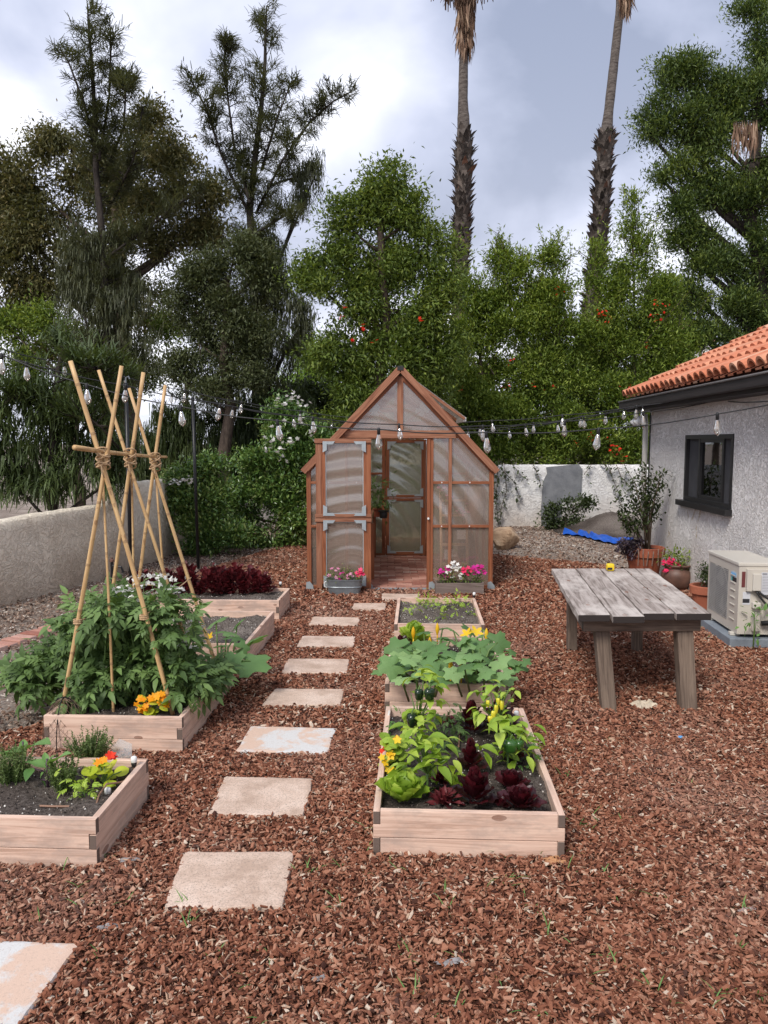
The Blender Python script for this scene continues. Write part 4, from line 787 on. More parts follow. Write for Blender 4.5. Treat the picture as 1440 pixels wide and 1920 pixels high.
# ---------------------------------------------------------------- air conditioner
def aircon():
    an=R(4.5); U=np.array((-math.sin(an),-math.cos(an),0)); Nn=np.array((math.cos(an),-math.sin(an),0)) # U to camera, Nn to the right
    p0=P(1368,1216); p0=p0-Nn*0; far=p0-U*.80
    m=MB(); m.box((0,0,-.03),(.52,.80,.085))
    def W(mb,base):  # local (x right, y away) -> world
        for i,v in enumerate(mb.V): mb.V[i]=base+v[:,0:1]*Nn-v[:,1:2]*U+v[:,2:3]*UP
        return mb
    pd=obj('equipment_pad',W(m,p0),M['pad'],None,tuple(p0),bev=.008); tag(pd,'grey blue plastic pad under the air conditioner','equipment pad')
    base=p0+Nn*.065-U*.035+UP*.115; root=thing('air_conditioner','beige outdoor air conditioner unit beside the house wall','air conditioner',tuple(base)); w_,d_,h=.33,.735,.60
    def ob(nm,m,mat,par=root,**k): return obj(nm,W(m,base),mat,par,**k)
    gy0,gy1=.235,.70; m=MB()
    for a,b in (((0,0,0),(.02,gy0,h-.03)),((0,gy1,0),(.02,d_,h-.03)),((0,gy0,0),(.02,gy1,.07)),((0,gy0,h-.10),(.02,gy1,h-.03)),((.02,0,0),(w_,.02,h-.03)),((.02,d_-.02,0),(w_,d_,h-.03)),((w_-.02,.02,0),(w_,d_-.02,h-.03))): m.box(a,b)
    ob('casing',m,M['ac']); m=MB(); m.box((-.008,-.008,h-.03),(w_+.008,d_+.008,h)); ob('lid',m,M['acd'],bev=.006)
    m=MB(); m.box((.06,gy0,.07),(.065,gy1,h-.10)); bk=ob('fan_cavity',m,M['darkvoid'])
    m=MB()
    for k in range(3):
        a=k*2.094+.4; cy,cz=(gy0+gy1)/2,.285; Pp=[(.045+.012*math.sin(t),cy+math.cos(a+t*.75)*rr,cz+math.sin(a+t*.75)*rr) for t,rr in ((0,.05),(0,.21),(1,.21),(1.2,.05))]; m.add(Pp,[np.array([[0,1,2,3]])])
    obj('fan',W(m,base),M['grille'],root)
    m=MB(); 
    for k in range(26): y=gy0+.01+k*(gy1-gy0-.02)/25; m.box((-.001,y-.0016,.075),(.002,y+.0016,h-.105))
    for k in range(27): z=.08+k*(h-.19)/26; m.box((-.004,gy0+.004,z-.0016),(-.0015,gy1-.004,z+.0016))
    ob('fan_grille',m,M['grille'])
    m=MB()
    for k in range(40):
        a0,a1=2*math.pi*k/40,2*math.pi*(k+1)/40; cy,cz=(gy0+gy1)/2,.285; m.add([( .004,cy+math.cos(a)*r_,cz+math.sin(a)*r_) for a,r_ in ((a0,.215),(a1,.215),(a1,.235),(a0,.235))],[np.array([[0,1,2,3]])])
    ob('grille_ring',m,M['ac'])
    for k in range(7): z=.10+k*.062; m=MB(); m.box((-.007,.075,z),(.0,.175,z+.008)); ob('louvre',m,M['acd'])
    m=MB(); m.box((-.002,.06,h-.135),(-.0005,.165,h-.095)); ob('maker_label',m,mat_simple('pale_blue_label',(.45,.60,.75),rough=.4,bump=0))
    m=MB(); m.box((-.002,.14,h-.175),(-.0005,.165,h-.140)); m2=MB(); m2.box((-.002,.05,h-.175),(-.0005,.139,h-.140)); ob('teal_label',m,M['teal']); ob('black_label',m2,M['ink'])
    tx=bpy.data.curves.new('maker_lettering','FONT'); tx.body='DAIKIN'; tx.size=.034; tx.align_x='CENTER'; tx.extrude=.0006; tx.materials.append(M['blue']); t0=bpy.data.objects.new('lettering_source',tx); COL.objects.link(t0); dg=bpy.context.evaluated_depsgraph_get(); me=bpy.data.meshes.new_from_object(t0.evaluated_get(dg)); bpy.data.objects.remove(t0); me.materials.clear(); me.materials.append(M['blue']); t=bpy.data.objects.new('maker_lettering',me); COL.objects.link(t)
    pos=base+Nn*(-.004)-U*.112+UP*(h-.127); t.matrix_world=Matrix(((U[0],0,-Nn[0],pos[0]-base[0]),(U[1],0,-Nn[1],pos[1]-base[1]),(0,1,0,pos[2]-base[2]),(0,0,0,1))); t.parent=root
    # camera side
    m=MB(); m.box((.022,-.003,h-.205),(.05,-.0005,h-.075)); ob('warning_label',m,M['redink'])
    m=MB(); m.box((.055,-.03,h-.235),(.30,-.0005,h-.05)); ob('terminal_cover',m,M['ac'],bev=.004); m=MB(); m.box((.095,-.055,h-.225),(.16,-.0305,h-.085)); ob('terminal_box',m,M['acd'],bev=.004)
    m=MB(); m.box((.165,-.034,h-.26),(.34,-.032,h-.075)); pp=ob('notice',m,M['paper'])
    m=MB()
    for k in range(11): m.box((.175,-.0352,h-.105-k*.013),(.175+random.uniform(.05,.15),-.0348,h-.102-k*.013))
    ob('notice_print',m,M['grey_ink'],root); m=MB(); m.box((.172,-.0352,h-.090),(.21,-.0348,h-.083)); m.box((.225,-.0352,h-.090),(.32,-.0348,h-.083)); ob('notice_heading',m,M['ink'])
    m=MB(); m.box((.035,-.003,.25),(.095,-.0005,.355)); ob('data_plate',m,M['paper']); m=MB(); m.box((.035,-.0045,.265),(.09,-.003,.298)); ob('data_mark',m,M['ink'])
    m=MB(); m.box((.105,-.045,.225),(.17,-.0005,.275)); ob('valve_hood',m,M['acd'],bev=.006); m=MB(); m.box((.11,-.035,.03),(.175,-.0005,.19)); ob('valve_cover',m,M['ac'],bev=.01)
    for k in range(5): x=.19+k*.028; m=MB(); m.box((x,-.004,.02),(x+.006,-.0005,.34)); ob('rib',m,M['acd'])
    for k,(a,b,c) in enumerate((((.125,-.04,h-.23),(.19,-.08,.25),(.33,-.08,.16)),((.14,-.04,h-.23),(.22,-.09,.30),(.36,-.10,.22)))):
        q=[np.array(a)*(1-t)**2+np.array(b)*2*t*(1-t)+np.array(c)*t*t for t in np.linspace(0,1,14)]; m=MB(); m.tube(q,.009,8); ob('hose',m,M['rubber'],smooth=True)
    m=MB(); m.tube([(.18,-.03,.10),(.25,-.06,.115),(.42,-.06,.13)],[.02,.022,.024],10); ob('insulated_pipe',m,M['rubber'],smooth=True)
    for y in (.06,.62): m=MB(); m.box((-.03,y,-.028),(.05,y+.05,0)); ob('foot',m,M['acd'],bev=.004); m=MB(); m.box((.28,y,-.028),(.33,y+.05,0)); ob('foot',m,M['acd'])
    q=base+Nn*.10+U*.09; bush('weed','spindly green weed growing up in front of the air conditioner','plant',(q[0],q[1],0),(q[0],q[1],.24),(.09,.03,.16),26,LF_OV1,'lf_egg',.06,4,clump=2,sr=.003)
aircon()
# ---------------------------------------------------------------- table
def table():
    O=np.array((1.195,4.66,0)); U=nrm(np.array([(.123,.992,0)]))[0]; V=nrm(np.array([(1,.02,0)]))[0]; zt=.645; root=thing('garden_table','weathered grey plank table standing on the bark mulch','table',tuple(O+U*.85+V*.4))
    x=0; wd=[.205,.200,.205,.225]; st=[0,-.045,.03,.03]; en=[1.76,1.77,1.75,1.76]
    for w_,s_,e in zip(wd,st,en):
        n=14; poly=[(s_+(e-s_)*k/n,x+.003+.003*math.sin(k*2.1+x*30)) for k in range(n+1)]+[(s_+(e-s_)*k/n,x+w_-.004+.003*math.sin(k*1.7+x*11)) for k in range(n,-1,-1)]
        m=MB(); m.prism(poly,O+UP*(zt-.045+random.uniform(-.004,.004)),U,V,UP,.043); m.Rn=[np.where(np.arange(len(a))<1,a,a) for a in m.Rn]
        # mark the cut ends dark
        obj('plank',m,M['old'],root,bev=.003); x+=w_+.003
    def bm(nm,a,b,wd,th,up=(0,1,0),mat='oldleg'): m=MB(); m.beam(a,b,wd,th,up); return obj(nm,m,M[mat],root,bev=.003)
    z1=zt-.05
    for (tx,bx,ty,wd_) in (((1124,1185),(1141,1331),4.86,.09),((1278,1185),(1289,1331),4.86,.10),((1071,1140),(1072,1221),6.2,.075),((1193,1160),(1194,1223),6.2,.075)):
        b=P(*bx); a=PY(tx[0],tx[1],ty); a[2]=z1; b[2]=-.02; bm('leg',a,b,wd_,wd_*.85)
    a=O+U*.13; 
    for k,s_ in enumerate((.13,1.5)): bm('apron',O+U*s_+V*.05+UP*(z1-.045),O+U*s_+V*.80+UP*(z1-.045),.03,.085,up=(0,0,1),mat='oldleg')
    for y in (.07,.75): bm('side_rail',O+U*.16+V*y+UP*(z1-.05),O+U*1.48+V*y+UP*(z1-.05),.03,.09,up=(0,0,1))
    bm('brace',O+U*.2+V*.1+UP*(z1-.08),O+U*.45+V*.18+UP*(z1-.02),.035,.06,up=(0,0,1))
    t=P(1144,1070,zt); m=MB(); m.box(t+(-.03,-.028,.001),t+(.03,.028,.06)); r_=thing('tape_measure','small yellow tape measure left on the far end of the table','tape measure',tuple(t)); obj('case',m,M['yellow'],r_,bev=.012); m=MB(); m.box(t+(-.031,-.0292,.012),t+(.010,-.0282,.03)); obj('grip',m,M['rubber'],r_)
table()
def crumple(name,c,sx,sy,sz,mat,label,cat,seed):
    r=np.random.default_rng(seed); n=9; X,Y=np.meshgrid(np.linspace(-1,1,n),np.linspace(-1,1,n),indexing='ij'); Z=r.uniform(.2,1,(n,n)); Z[0]*=.1;Z[-1]*=.1;Z[:,0]*=.1;Z[:,-1]*=.1
    m=MB(); m.grid(c[0]+X*sx*(1-.3*Y*X)+r.normal(0,.006,X.shape),c[1]+Y*sy+.3*sx*X,c[2]+.012+Z*sz); tag(obj(name,m,mat,None,tuple(c)),label,cat)
crumple('paper_bag',P(1208,1326),.075,.06,.03,M['trash'],'crumpled cream paper bag on the mulch under the table','paper bag',1)
crumple('plastic_scrap',P(1276,1387),.016,.012,.01,M['blue'],'tiny pale blue plastic scrap on the mulch right of the beds','scrap',2)
crumple('dry_leaf',P(1036,1620),.04,.025,.012,mat_simple('dry_leaf',(.50,.26,.12),(.35,.17,.08),20,.7,.2),'curled tan dry leaf by the front bed corner','leaf',3)
for i,(px,py,s_,lb) in enumerate([(200,1745,.05,'pale grey wood splinter near the whitewashed corner slab'),(130,1945,.03,''),(845,1810,.055,'grey bark sliver below the front right bed'),(243,1618,.05,'grey splinter below the left thyme bed'),(1400,1712,.04,'pinkish flat wood chip at the right edge of the mulch'),(600,1842,.03,'dark grey chip on the mulch at the bottom middle')]):
    if lb: p=P(px,py); crumple('wood_chip',p,s_*.7,s_*.2,.010,mat_simple('grey_chip_%d'%i,(.36,.34,.35) if i!=4 else (.55,.36,.32),(.2,.19,.19),20,.8,.3),lb,'wood chip',10+i)
# ---------------------------------------------------------------- pots by the house
c=P(1207,1092); big=pot('plant_pot',c,.15,.225,.44,M['terra'],'large red brown terracotta pot at the house corner',n=32,rim=.08)
def shrubpot():
    root=thing('potted_tree','slender dark leafed potted tree in front of the house corner','plant',(c[0],c[1],.40)); m=MB(); tips=[]
    for i,(px,py) in enumerate([(1205,900),(1232,905),(1185,930),(1165,965),(1218,930),(1195,965),(1225,960),(1160,940),(1240,890),(1210,885),(1175,985),(1190,905)]):
        e=PY(px,py,c[1]+random.uniform(-.15,.15)); b=np.array((c[0]+random.uniform(-.02,.06),c[1],.40)); mid=b*.5+e*.5+rng.normal(0,.02,3); mid[0]=b[0]+(e[0]-b[0])*.35
        m.tube([b,mid,e],[.011,.009,.003],6); tips.append(e); tips.append(mid*.3+e*.7); tips.append(mid*.6+e*.4)
    obj('trunk',m,M['twig'],root,smooth=True); C=np.array(tips); k=44; A=np.repeat(C,k,0)+rng.normal(0,.05,(len(C)*k,3)); D=nrm(rdir(len(A))+np.array((0,0,.7))); s_=rs(len(A),.035,.065); m=MB(); m.inst(LF_OV1,frames(D,None,s_),A,rng.random(len(A))); obj('crown',m,M['lf_dark'],root,smooth=True)
shrubpot()
def sedum():
    cc=P(1165,1040); root=thing('trailing_succulent','dusky purple succulent hanging over the big pot\'s left rim','plant',(c[0]-.2,c[1]-.1,.42)); A=[];m=MB()
    for i in range(26):
        a=np.array((c[0]-.18+random.uniform(-.05,.12),c[1]-.12+random.uniform(-.05,.1),.43)); e=a+np.array((random.uniform(-.28,.02),random.uniform(-.12,.05),random.uniform(-.10,.10))); md=(a+e)/2+(0,0,.05); m.tube([a,md,e],.004,5); A+=[e,md,(md+e)/2]
    for i in range(6):
        a=np.array((c[0]-.15+i*.06,c[1]-.215,.44)); m.tube([a,a+(random.uniform(-.02,.02),-.03,-.06),a+(random.uniform(-.04,.03),-.015,-.2)],.007,5)
    obj('stem',m,mat_simple('dry_succulent_stem',(.22,.15,.12),rough=.8,bump=.2),root); A=np.repeat(np.array(A),14,0)+rng.normal(0,.018,(len(A)*14,3)); m=MB(); s_=rs(len(A),.03,.05); m.inst(LF_OV1,frames(nrm(rdir(len(A))+(0,0,.4)),None,s_),A,rng.random(len(A))); obj('foliage',m,M['lf_plum'],root,smooth=True)
sedum()
u=P(1268,1106); ur=thing('urn','dark brown rounded urn pot against the stucco wall','pot',tuple(u)); m=MB(); m.lathe([(0,0),(.10,0),(.15,.07),(.175,.16),(.165,.22),(.13,.255),(.135,.27),(.16,.285),(.165,.30),(.15,.305),(.12,.28),(0,.27)],u,30); obj('body',m,M['urn'],ur,smooth=True)
g_=bush('geranium','geranium with hot pink flower heads growing in the brown urn','flower',(u[0],u[1],.28),(u[0]-.04,u[1]-.02,.36),(.17,.13,.11),260,LF_OV1,'lf_pom',.045,10,clump=6,sr=.004)
for a,b in ((1245,1054),(1258,1056),(1270,1060),(1262,1066),(1257,1052),(1248,1070)): q=PY(a,b,u[1]-.08); flowers(g_,[q+rng.normal(0,.016,3) for _ in range(9)],FLW,'f_ger',.04)
p3=P(1318,1146); p3[0]+=.03; pot('plant_pot',p3,.11,.155,.27,M['terra2'],'small terracotta pot between the urn and the air conditioner',rim=.06)
bush('boxwood','small round dark boxwood bush in the small terracotta pot','plant',(p3[0],p3[1],.25),(p3[0]+.02,p3[1],.37),(.11,.11,.12),900,LF_OV1,'lf_dark',.03,6,'twig',clump=9,sr=.004)
# ---------------------------------------------------------------- bamboo trellis
def trellis():
    root=thing('bamboo_trellis','bamboo pole trellis lashed with twine over the tomato bed','trellis',tuple(PY(213,1340,4.3)))
    def pole(a,b,Ya,Yb,r0,r1,z_=None):
        a=PY(*a,Ya); b=PY(*b,Yb); 
        ln=np.linalg.norm(b-a); pts=[];rad=[]; t=0; nodes=[random.uniform(.1,.3)]
        while nodes[-1]<ln: nodes.append(nodes[-1]+random.uniform(.22,.36))
        ts=sorted(set([0,ln]+[x for nn_ in nodes[:-1] for x in (nn_-.02,nn_-.008,nn_,nn_+.008,nn_+.02) if 0<x<ln]))
        bend=rng.normal(0,.006,3)
        for x in ts:
            f=x/ln; near=min(abs(x-nn_) for nn_ in nodes); r_=(r0*(1-f)+r1*f)*(1.12 if near<.004 else 1.0); pts.append(a+(b-a)*f+bend*math.sin(f*math.pi)); rad.append(r_*.8)
        m=MB(); m.tube(pts,rad,10)
        for i_ in range(1,len(m.F)-1): pass
        q_=m.Rn[0]; mids=[min(abs((ts[i_]+ts[i_+1])/2-nn_) for nn_ in nodes)<.01 for i_ in range(len(ts)-1)]; m.Rn[0]=np.where(np.repeat(mids,10),3.0,q_)
        obj('bamboo_pole',m,M['bamboo'],root,smooth=True)
    pole((132,677),(324,1340),4.30,4.28,.016,.016); pole((228,686),(114,1345),4.30,4.28,.014,.016); pole((191,862),(213,1345),4.34,4.28,.008,.010)
    pole((185,694),(376,1292),4.75,4.78,.013,.014); pole((269,698),(186,1290),4.75,4.78,.015,.014); pole((246,862),(252,1290),4.78,4.9,.008,.010)
    pole((242,728),(406,1252),5.2,5.2,.013,.016); pole((310,722),(242,1252),5.2,5.2,.014,.014); pole((291,880),(318,1240),5.22,5.3,.009,.010)
    pole((140,839),(312,857),4.0,5.45,.018,.011)
    for px,py,Y in ((193,862,4.3),(244,862,4.75),(291,868,5.2)):
        q=PY(px,py,Y); m=MB()
        for k in range(7):
            R_=.032+.006*random.random(); th=random.uniform(-.5,.5); z=q[2]-.035+k*.014; m.tube([(q[0]+R_*math.cos(a),q[1]+R_*math.sin(a),z+math.sin(a+k)*.02*(1 if k%2 else -1)) for a in np.linspace(0,6.28,13)],.005,5,cap=False)
        m.tube([q+(0,-.03,-.02),q+(.01,-.05,-.06),q+(.02,-.04,-.10)],.004,5); obj('lashing',m,M['twine'],root,smooth=True)
    for pts in ([(146,1165,4.29),(190,1150,4.5),(235,1140,4.7)],[(270,1157,4.29),(300,1130,4.6),(358,1083,5.2)],[(215,1110,4.78),(250,1095,4.9),(330,1100,4.9)]):
        m=MB(); m.tube([PY(*p) for p in pts],.004,5)
        for p in (pts[0],): q=PY(*p); [m.tube([(q[0]+.022*math.cos(a),q[1]+.022*math.sin(a),q[2]+dz) for a in np.linspace(0,6.28,11)],.005,5,cap=False) for dz in (-.01,0,.01)]
        obj('twine',m,M['twine'],root)
trellis()
# ---------------------------------------------------------------- light posts and festoon strands
for (bx,by),(tx,ty),Y,lb in (((372,1066),(361,745),10.35,'thin black light pole farther back near the flowering shrub'),((247,1124),(236,718),8.25,'thin black light pole behind the bamboo trellis')):
    a=PY(bx,by,Y); a[2]=-.05; b=PY(tx,ty,Y); r_=thing('light_pole',lb,'pole',(a[0],a[1],0),0,'black light poles'); m=MB(); m.tube([a,b],.021,10); obj('pole',m,M['black'],r_,smooth=True)
    m=MB(); m.tube([b,b+(0,0,.05),b+(.03,0,.07),b+(.04,0,.04)],.008,6); obj('hook',m,M['galv'],r_)
def strand(px,Ys,ends,lab,droop=.0):
    n=len(px); Y=np.interp(np.arange(n),np.linspace(0,n-1,len(Ys)),Ys); C=np.array([PY(a,b,y) for (a,b),y in zip(px,Y)]); top=C+np.array((0,0,.105))
    z=np.polyval(np.polyfit(top[:,0],top[:,2],4),top[:,0]); top[:,2]=z
    path=[np.array(ends[0])] if ends[0] is not None else []; path+=list(top); 
    if ends[1]: path+= [np.array(e) for e in ends[1]]
    pts=[]
    for i in range(len(path)-1):
        for t in np.linspace(0,1,6)[:-1]: q=path[i]*(1-t)+path[i+1]*t; q=q-np.array((0,0,.018*math.sin(math.pi*t))) ; pts.append(q)
    pts.append(path[-1]); root=thing('string_light_strand',lab,'string lights',tuple(top[n//2]),0,'string light strands'); m=MB(); m.tube(pts,.0055,6); obj('cord',m,M['rubber'],root,smooth=True)
    for t in top: bulb(root,t)
BPROTO={}
def bulb(root,t):
    o=ORG[root.name]; rel=Vector(np.array(t)-np.array(o))
    if not BPROTO:
        g=MB(); g.lathe([(.012,-.045),(.016,-.055),(.024,-.085),(.031,-.12),(.032,-.135),(.026,-.155),(.012,-.168),(.004,-.176),(0,-.178)],(0,0,0),16); s_=MB(); s_.lathe([(0,.012),(.010,.012),(.014,.004),(.014,-.045),(.011,-.047),(0,-.047)],(0,0,0),12)
        f=MB(); [f.tube([(a,b,-.05),(a*1.5,b*1.5,-.10),(a,b,-.135)],.0016,5) for a,b in ((.006,0),(-.006,0),(0,.006),(0,-.006))]
        f.tube([(0,0,-.046),(0,0,-.09)],.004,6)
        for k,mb_,mt in (('bulb',g,'bulb'),('socket',s_,'rubber'),('filament',f,'filament')):
            ob=obj(k,mb_,M[mt],None,smooth=True); BPROTO[k]=ob.data; bpy.data.objects.remove(ob)
    b=bpy.data.objects.new('bulb',BPROTO['bulb']); COL.objects.link(b); b.parent=root; b.location=rel; b.scale=(.9,.9,.92); b.rotation_euler=(random.uniform(-.12,.12),random.uniform(-.2,.2),random.uniform(0,6))
    for k in ('socket','filament'): q=bpy.data.objects.new(k,BPROTO[k]); COL.objects.link(q); q.parent=b
hk=lambda px,py: tuple(E_ for E_ in PY(px,py,{1385:7.3,1297:8.5,1440:6.0}[px]))
strand([(4,690),(163,743),(339,790),(520,813),(710,828),(911,838),(1122,830),(1344,803)],[6.3,6.1,5.75],((-3.9,6.4,2.62),[(3.25,5.2,2.12)]),'string light strand nearest the camera, lowest over the greenhouse')
strand([(50,703),(236,742),(413,781),(586,800),(748,817),(905,817),(1059,808),(1205,793),(1347,768)],[6.9,7.6,8.0,8.3],((-3.9,6.9,2.66),[PY(1440,752,6.2)]),'second nearest string light strand')
strand([(-10,670),(120,697),(234,718),(347,748),(453,772),(563,786),(676,797),(796,803),(922,803),(1054,795),(1193,780),(1338,755)],[8.6,10.2,10.5,8.6],(None,[PY(1385,722,7.3)]),'string light strand third from the camera, dipping to the house eave')
strand([(437,777),(550,796),(660,808),(769,817),(877,818),(984,812),(1094,797),(1205,775),(1313,752),(1409,748)],[10.6,11.2,10.5,7.6],(PY(361,745,10.35),[(3.1,6.0,2.2)]),'string light strand from the far black pole to the middle of the eave')
strand([(323,750),(413,766),(506,787),(595,802),(684,813),(774,820),(863,820),(954,815),(1045,807),(1135,790),(1225,768),(1297,757)],[13,13.5,12.5,9.4],((-4.6,12.8,2.9),[PY(1297,738,8.6)]),'farthest but one string light strand with small bulbs')
strand([(539,787),(624,800),(714,808),(807,812),(900,812),(1000,806),(1090,794),(1171,780)],[13.5,13.2,12.0,10.6],((-3.4,13.6,2.6),[PY(1212,768,10.5)]),'farthest string light strand ending at the house corner')
# ---------------------------------------------------------------- trees and shrubs
def blobs_world(bl,Y,dep=.8):
    out=[]
    for b in bl:
        px,py,rx,ry=b[:4]; y=Y+(b[4] if len(b)>4 else 0); c=PY(px,py,y); k=y/F; out.append((c,np.array((rx*k,max(rx,ry)*k*dep,ry*k))))
    return out
def crown_mesh(B,n,tpl,ls,wd,clump,sig,shell=.45,droop=0,up=.2,aim=.7,cent=None):
    vol=np.array([(r[0]*r[2]) for c,r in B]); pr=vol/vol.sum(); nc=n//clump; idx=rng.choice(len(B),nc,p=pr); C=np.array([B[i][0] for i in idx]); Rr=np.array([B[i][1] for i in idx])
    KS=6; sub=rdir(len(B)*KS)*(rng.random(len(B)*KS)**.35)[:,None]*.82; sj=sub[idx*KS+rng.integers(0,KS,nc)]; off=sj+rdir(nc)*(rng.random(nc)**.5*.40)[:,None]*rs(nc,.7,1.25)[:,None]; cc=C+off*Rr; d=nrm(off)
    subr=rng.random(len(B)*KS)[idx*KS+0]
    sg=sig*rs(nc,.6,1.4); A=np.repeat(cc,clump,0)+rng.normal(0,1,(nc*clump,3))*np.repeat(sg,clump)[:,None]*(1,1,.75)
    out=nrm(np.repeat(d,clump,0)); D=nrm(rdir(len(A))*.9+out*aim+np.array((0,0,up-droop))); s_=rs(len(A),.6,1.2)*ls
    U=nrm(rdir(len(A))*.7+np.array((0,0,1.0))); r=np.clip(np.repeat(rng.random(nc)*.7+np.clip(off[:,2],-1,1)*.0,clump)+rng.random(len(A))*.3,0,1); m=MB(); m.inst(tpl,frames(D,U,np.stack([s_,s_*wd,s_],1)),A,r); return m,cc
def limbs(m,base,top,B,r0,cc=None,nt=60):
    base=np.array(base,float); top=np.array(top,float)
    mid=[base+(top-base)*t+rng.normal(0,r0*.5,3)*(1,1,0)*(0 if t in (0,1) else 1) for t in np.linspace(0,1,7)]; m.tube(mid,[r0*(1.15-.75*t) for t in np.linspace(0,1,7)],9)
    for c,r in B:
        t=min(.95,max(.25,(c[2]-base[2]-.8*np.linalg.norm((c-base)[:2]))/(top[2]-base[2]+1e-6))); s=base+(top-base)*t; md=(s+c)/2+np.array((0,0,-.1))*np.linalg.norm(c-s)*.4; rl=r0*(1.15-.75*t)*.5; m.tube([s,md,c],[rl,rl*.7,rl*.35],6)
    if cc is not None:
        C=np.array([c for c,r in B])
        for k in rng.choice(len(cc),min(nt,len(cc)),replace=False):
            e=cc[k]; j=np.argmin(np.linalg.norm(C-e,axis=1)); s=C[j]; m.tube([s,(s+e)/2+rng.normal(0,.05,3),e],[r0*.12,r0*.08,r0*.03],4,cap=False)
def tree(name,label,bl,Y,n,mat,ls,wd,trunk,r0,clump=16,sig=.2,tpl=RH,bark='bark',cat='tree',group=None,shell=.45,up=.2,aim=.7,dep=.8,droop=0,nt=60,fl=None):
    B=blobs_world(bl,Y,dep); (bx,ttx,tty)=trunk; top=PY(ttx,tty,Y); base=PY(bx,1000,Y); base[2]=-.05
    root=thing(name,label,cat,(base[0],base[1],0),0,group); m,cc=crown_mesh(B,n,tpl,ls,wd,clump,sig,shell,droop,up,aim); obj('crown',m,M[mat],root); t=MB(); limbs(t,base,top,B,r0,cc,nt); obj('trunk',t,M[bark],root,smooth=True); return root,B,cc
# brown-green eucalypt, left
tree('eucalyptus_tree','wide olive brown leafed tree, tallest broad crown on the left',[(45,330,75,55),(110,250,45,40),(150,300,90,70),(100,400,110,90),(300,270,75,60),(350,340,70,60,-.5),(230,380,110,90),(50,490,90,80),(150,500,110,80),(330,460,100,80),(390,400,55,60),(40,590,70,55),(230,570,90,60),(130,640,80,40,.5),(20,420,60,90),(270,220,45,35),(-70,450,90,160)],18,98000,'lf_euc',.125,.34,(250,215,330),.24,15,.17,shell=.5,droop=.3,bark='bark')
tree('grey_leaf_tree','grey green tree standing between the two dark feathery spires',[(440,470,55,60),(480,520,45,55),(390,540,60,70),(440,590,60,55),(370,640,55,50),(450,680,60,45),(400,730,60,40),(480,620,35,60),(340,560,30,50),(320,690,40,40)],14.3,50000,'lf_grey',.085,.36,(430,425,520),.13,15,.13,shell=.5,droop=.2)
tree('understory_tree','dark small leafed tree low behind the left wall',[(40,700,60,60),(100,610,50,45),(20,620,40,50),(270,690,50,40),(300,620,35,40),(190,690,45,50),(-50,660,60,90)],16.5,22000,'lf_pom',.10,.4,(150,130,640),.12,15,.14,shell=.5)
def casuarina(name,label,lead,Y,nl,r0,base_px,ls,mat='lf_cas',wid=.55,shoot=1.0,dens=1.0,droop=.25,nneed=26,low=None,dep=.5):
    """lead: list of polylines (px,py,halfwidth_px)"""
    root=None; tm=MB(); A=[];D=[];Sc=[];Rn=[]; base=PY(base_px,1000,Y); base[2]=-.05; root=thing(name,label,'tree',(base[0],base[1],0))
    sh_m=MB()
    for li,L_ in enumerate(lead):
        pts=[PY(a,b,Y+ (0 if li==0 else rng.normal(0,.5))) for a,b,h in L_]; hw=[h*Y/F for a,b,h in L_]
        if li==0: pts=[base]+pts; hw=[hw[0]]+hw
        rad=np.linspace(r0 if li==0 else r0*.26,.012,len(pts)); tm.tube(pts,rad,8)
        seg=np.linalg.norm(np.diff(np.array(pts),axis=0),axis=1); cum=np.concatenate([[0],np.cumsum(seg)]); tot=cum[-1]
        s0=seg[0] if li==0 else 0; ns=int((tot-s0)*13*dens)
        for s in rs(ns,s0*.98,tot):
            k=min(len(seg)-1,max(0,np.searchsorted(cum,s)-1)); f=(s-cum[k])/seg[k]; p=pts[k]*(1-f)+pts[k+1]*f; h=hw[k]*(1-f)+hw[k+1]*f
            az=random.uniform(0,6.28); ln=h*random.uniform(.3,1.0)*shoot+.08; e=p+np.array((math.cos(az)*ln,math.sin(az)*ln*.8,ln*random.uniform(.15,1.0))); md=(p+e)/2+(0,0,-ln*.10)
            tm.tube([p,md,e],[.012,.008,.004],4,cap=False)
            nn_=int(nneed*1.9*(.45+ln)); t=rs(nn_,.25,1.08)[:,None]; q=p*(1-t)**2+md*2*t*(1-t)+e*t*t; A.append(q+rng.normal(0,.05,(nn_,3))); dd=nrm(e-p)
            D.append(nrm(dd*.9+rdir(nn_)*.75+np.array((0,0,.25-droop)))); Sc.append(rs(nn_,.6,1.2)*ls); Rn.append(np.clip(random.random()*.6+rng.random(nn_)*.4,0,1))
    if low:
        B=blobs_world(low,Y,dep)
        for c,r in B:
            nsh=int(60*dens*r[0]*r[2]/.5)+10
            for _ in range(nsh):
                d=rdir(1)[0]; p=c+d*r*random.random()**.5; a=p+np.array((rng.normal(0,.12),rng.normal(0,.12),random.uniform(.1,.35))); nn_=int(nneed*.9); t=rs(nn_,0,1)[:,None]; A.append(a+(p-a)*t+rng.normal(0,.05,(nn_,3))); D.append(nrm((p-a)[None]*1.2+rdir(nn_)*.5+np.array((0,0,-droop*1.2)))); Sc.append(rs(nn_,.7,1.3)*ls); Rn.append(np.clip(random.random()*.6+rng.random(nn_)*.4,0,1))
            tm.tube([base+(0,0,max(.5,c[2]*.6)),c],[r0*.3,.02],5)
    A=np.concatenate(A);D=np.concatenate(D);Sc=np.concatenate(Sc);Rn=np.concatenate(Rn); m=MB(); m.inst(NEEDLE,frames(D,None,np.stack([Sc,np.full(len(Sc),.0145)*wid/.55,Sc],1)),A,Rn); obj('crown',m,M[mat],root)
    obj('trunk',tm,M['barkd'],root,smooth=True)
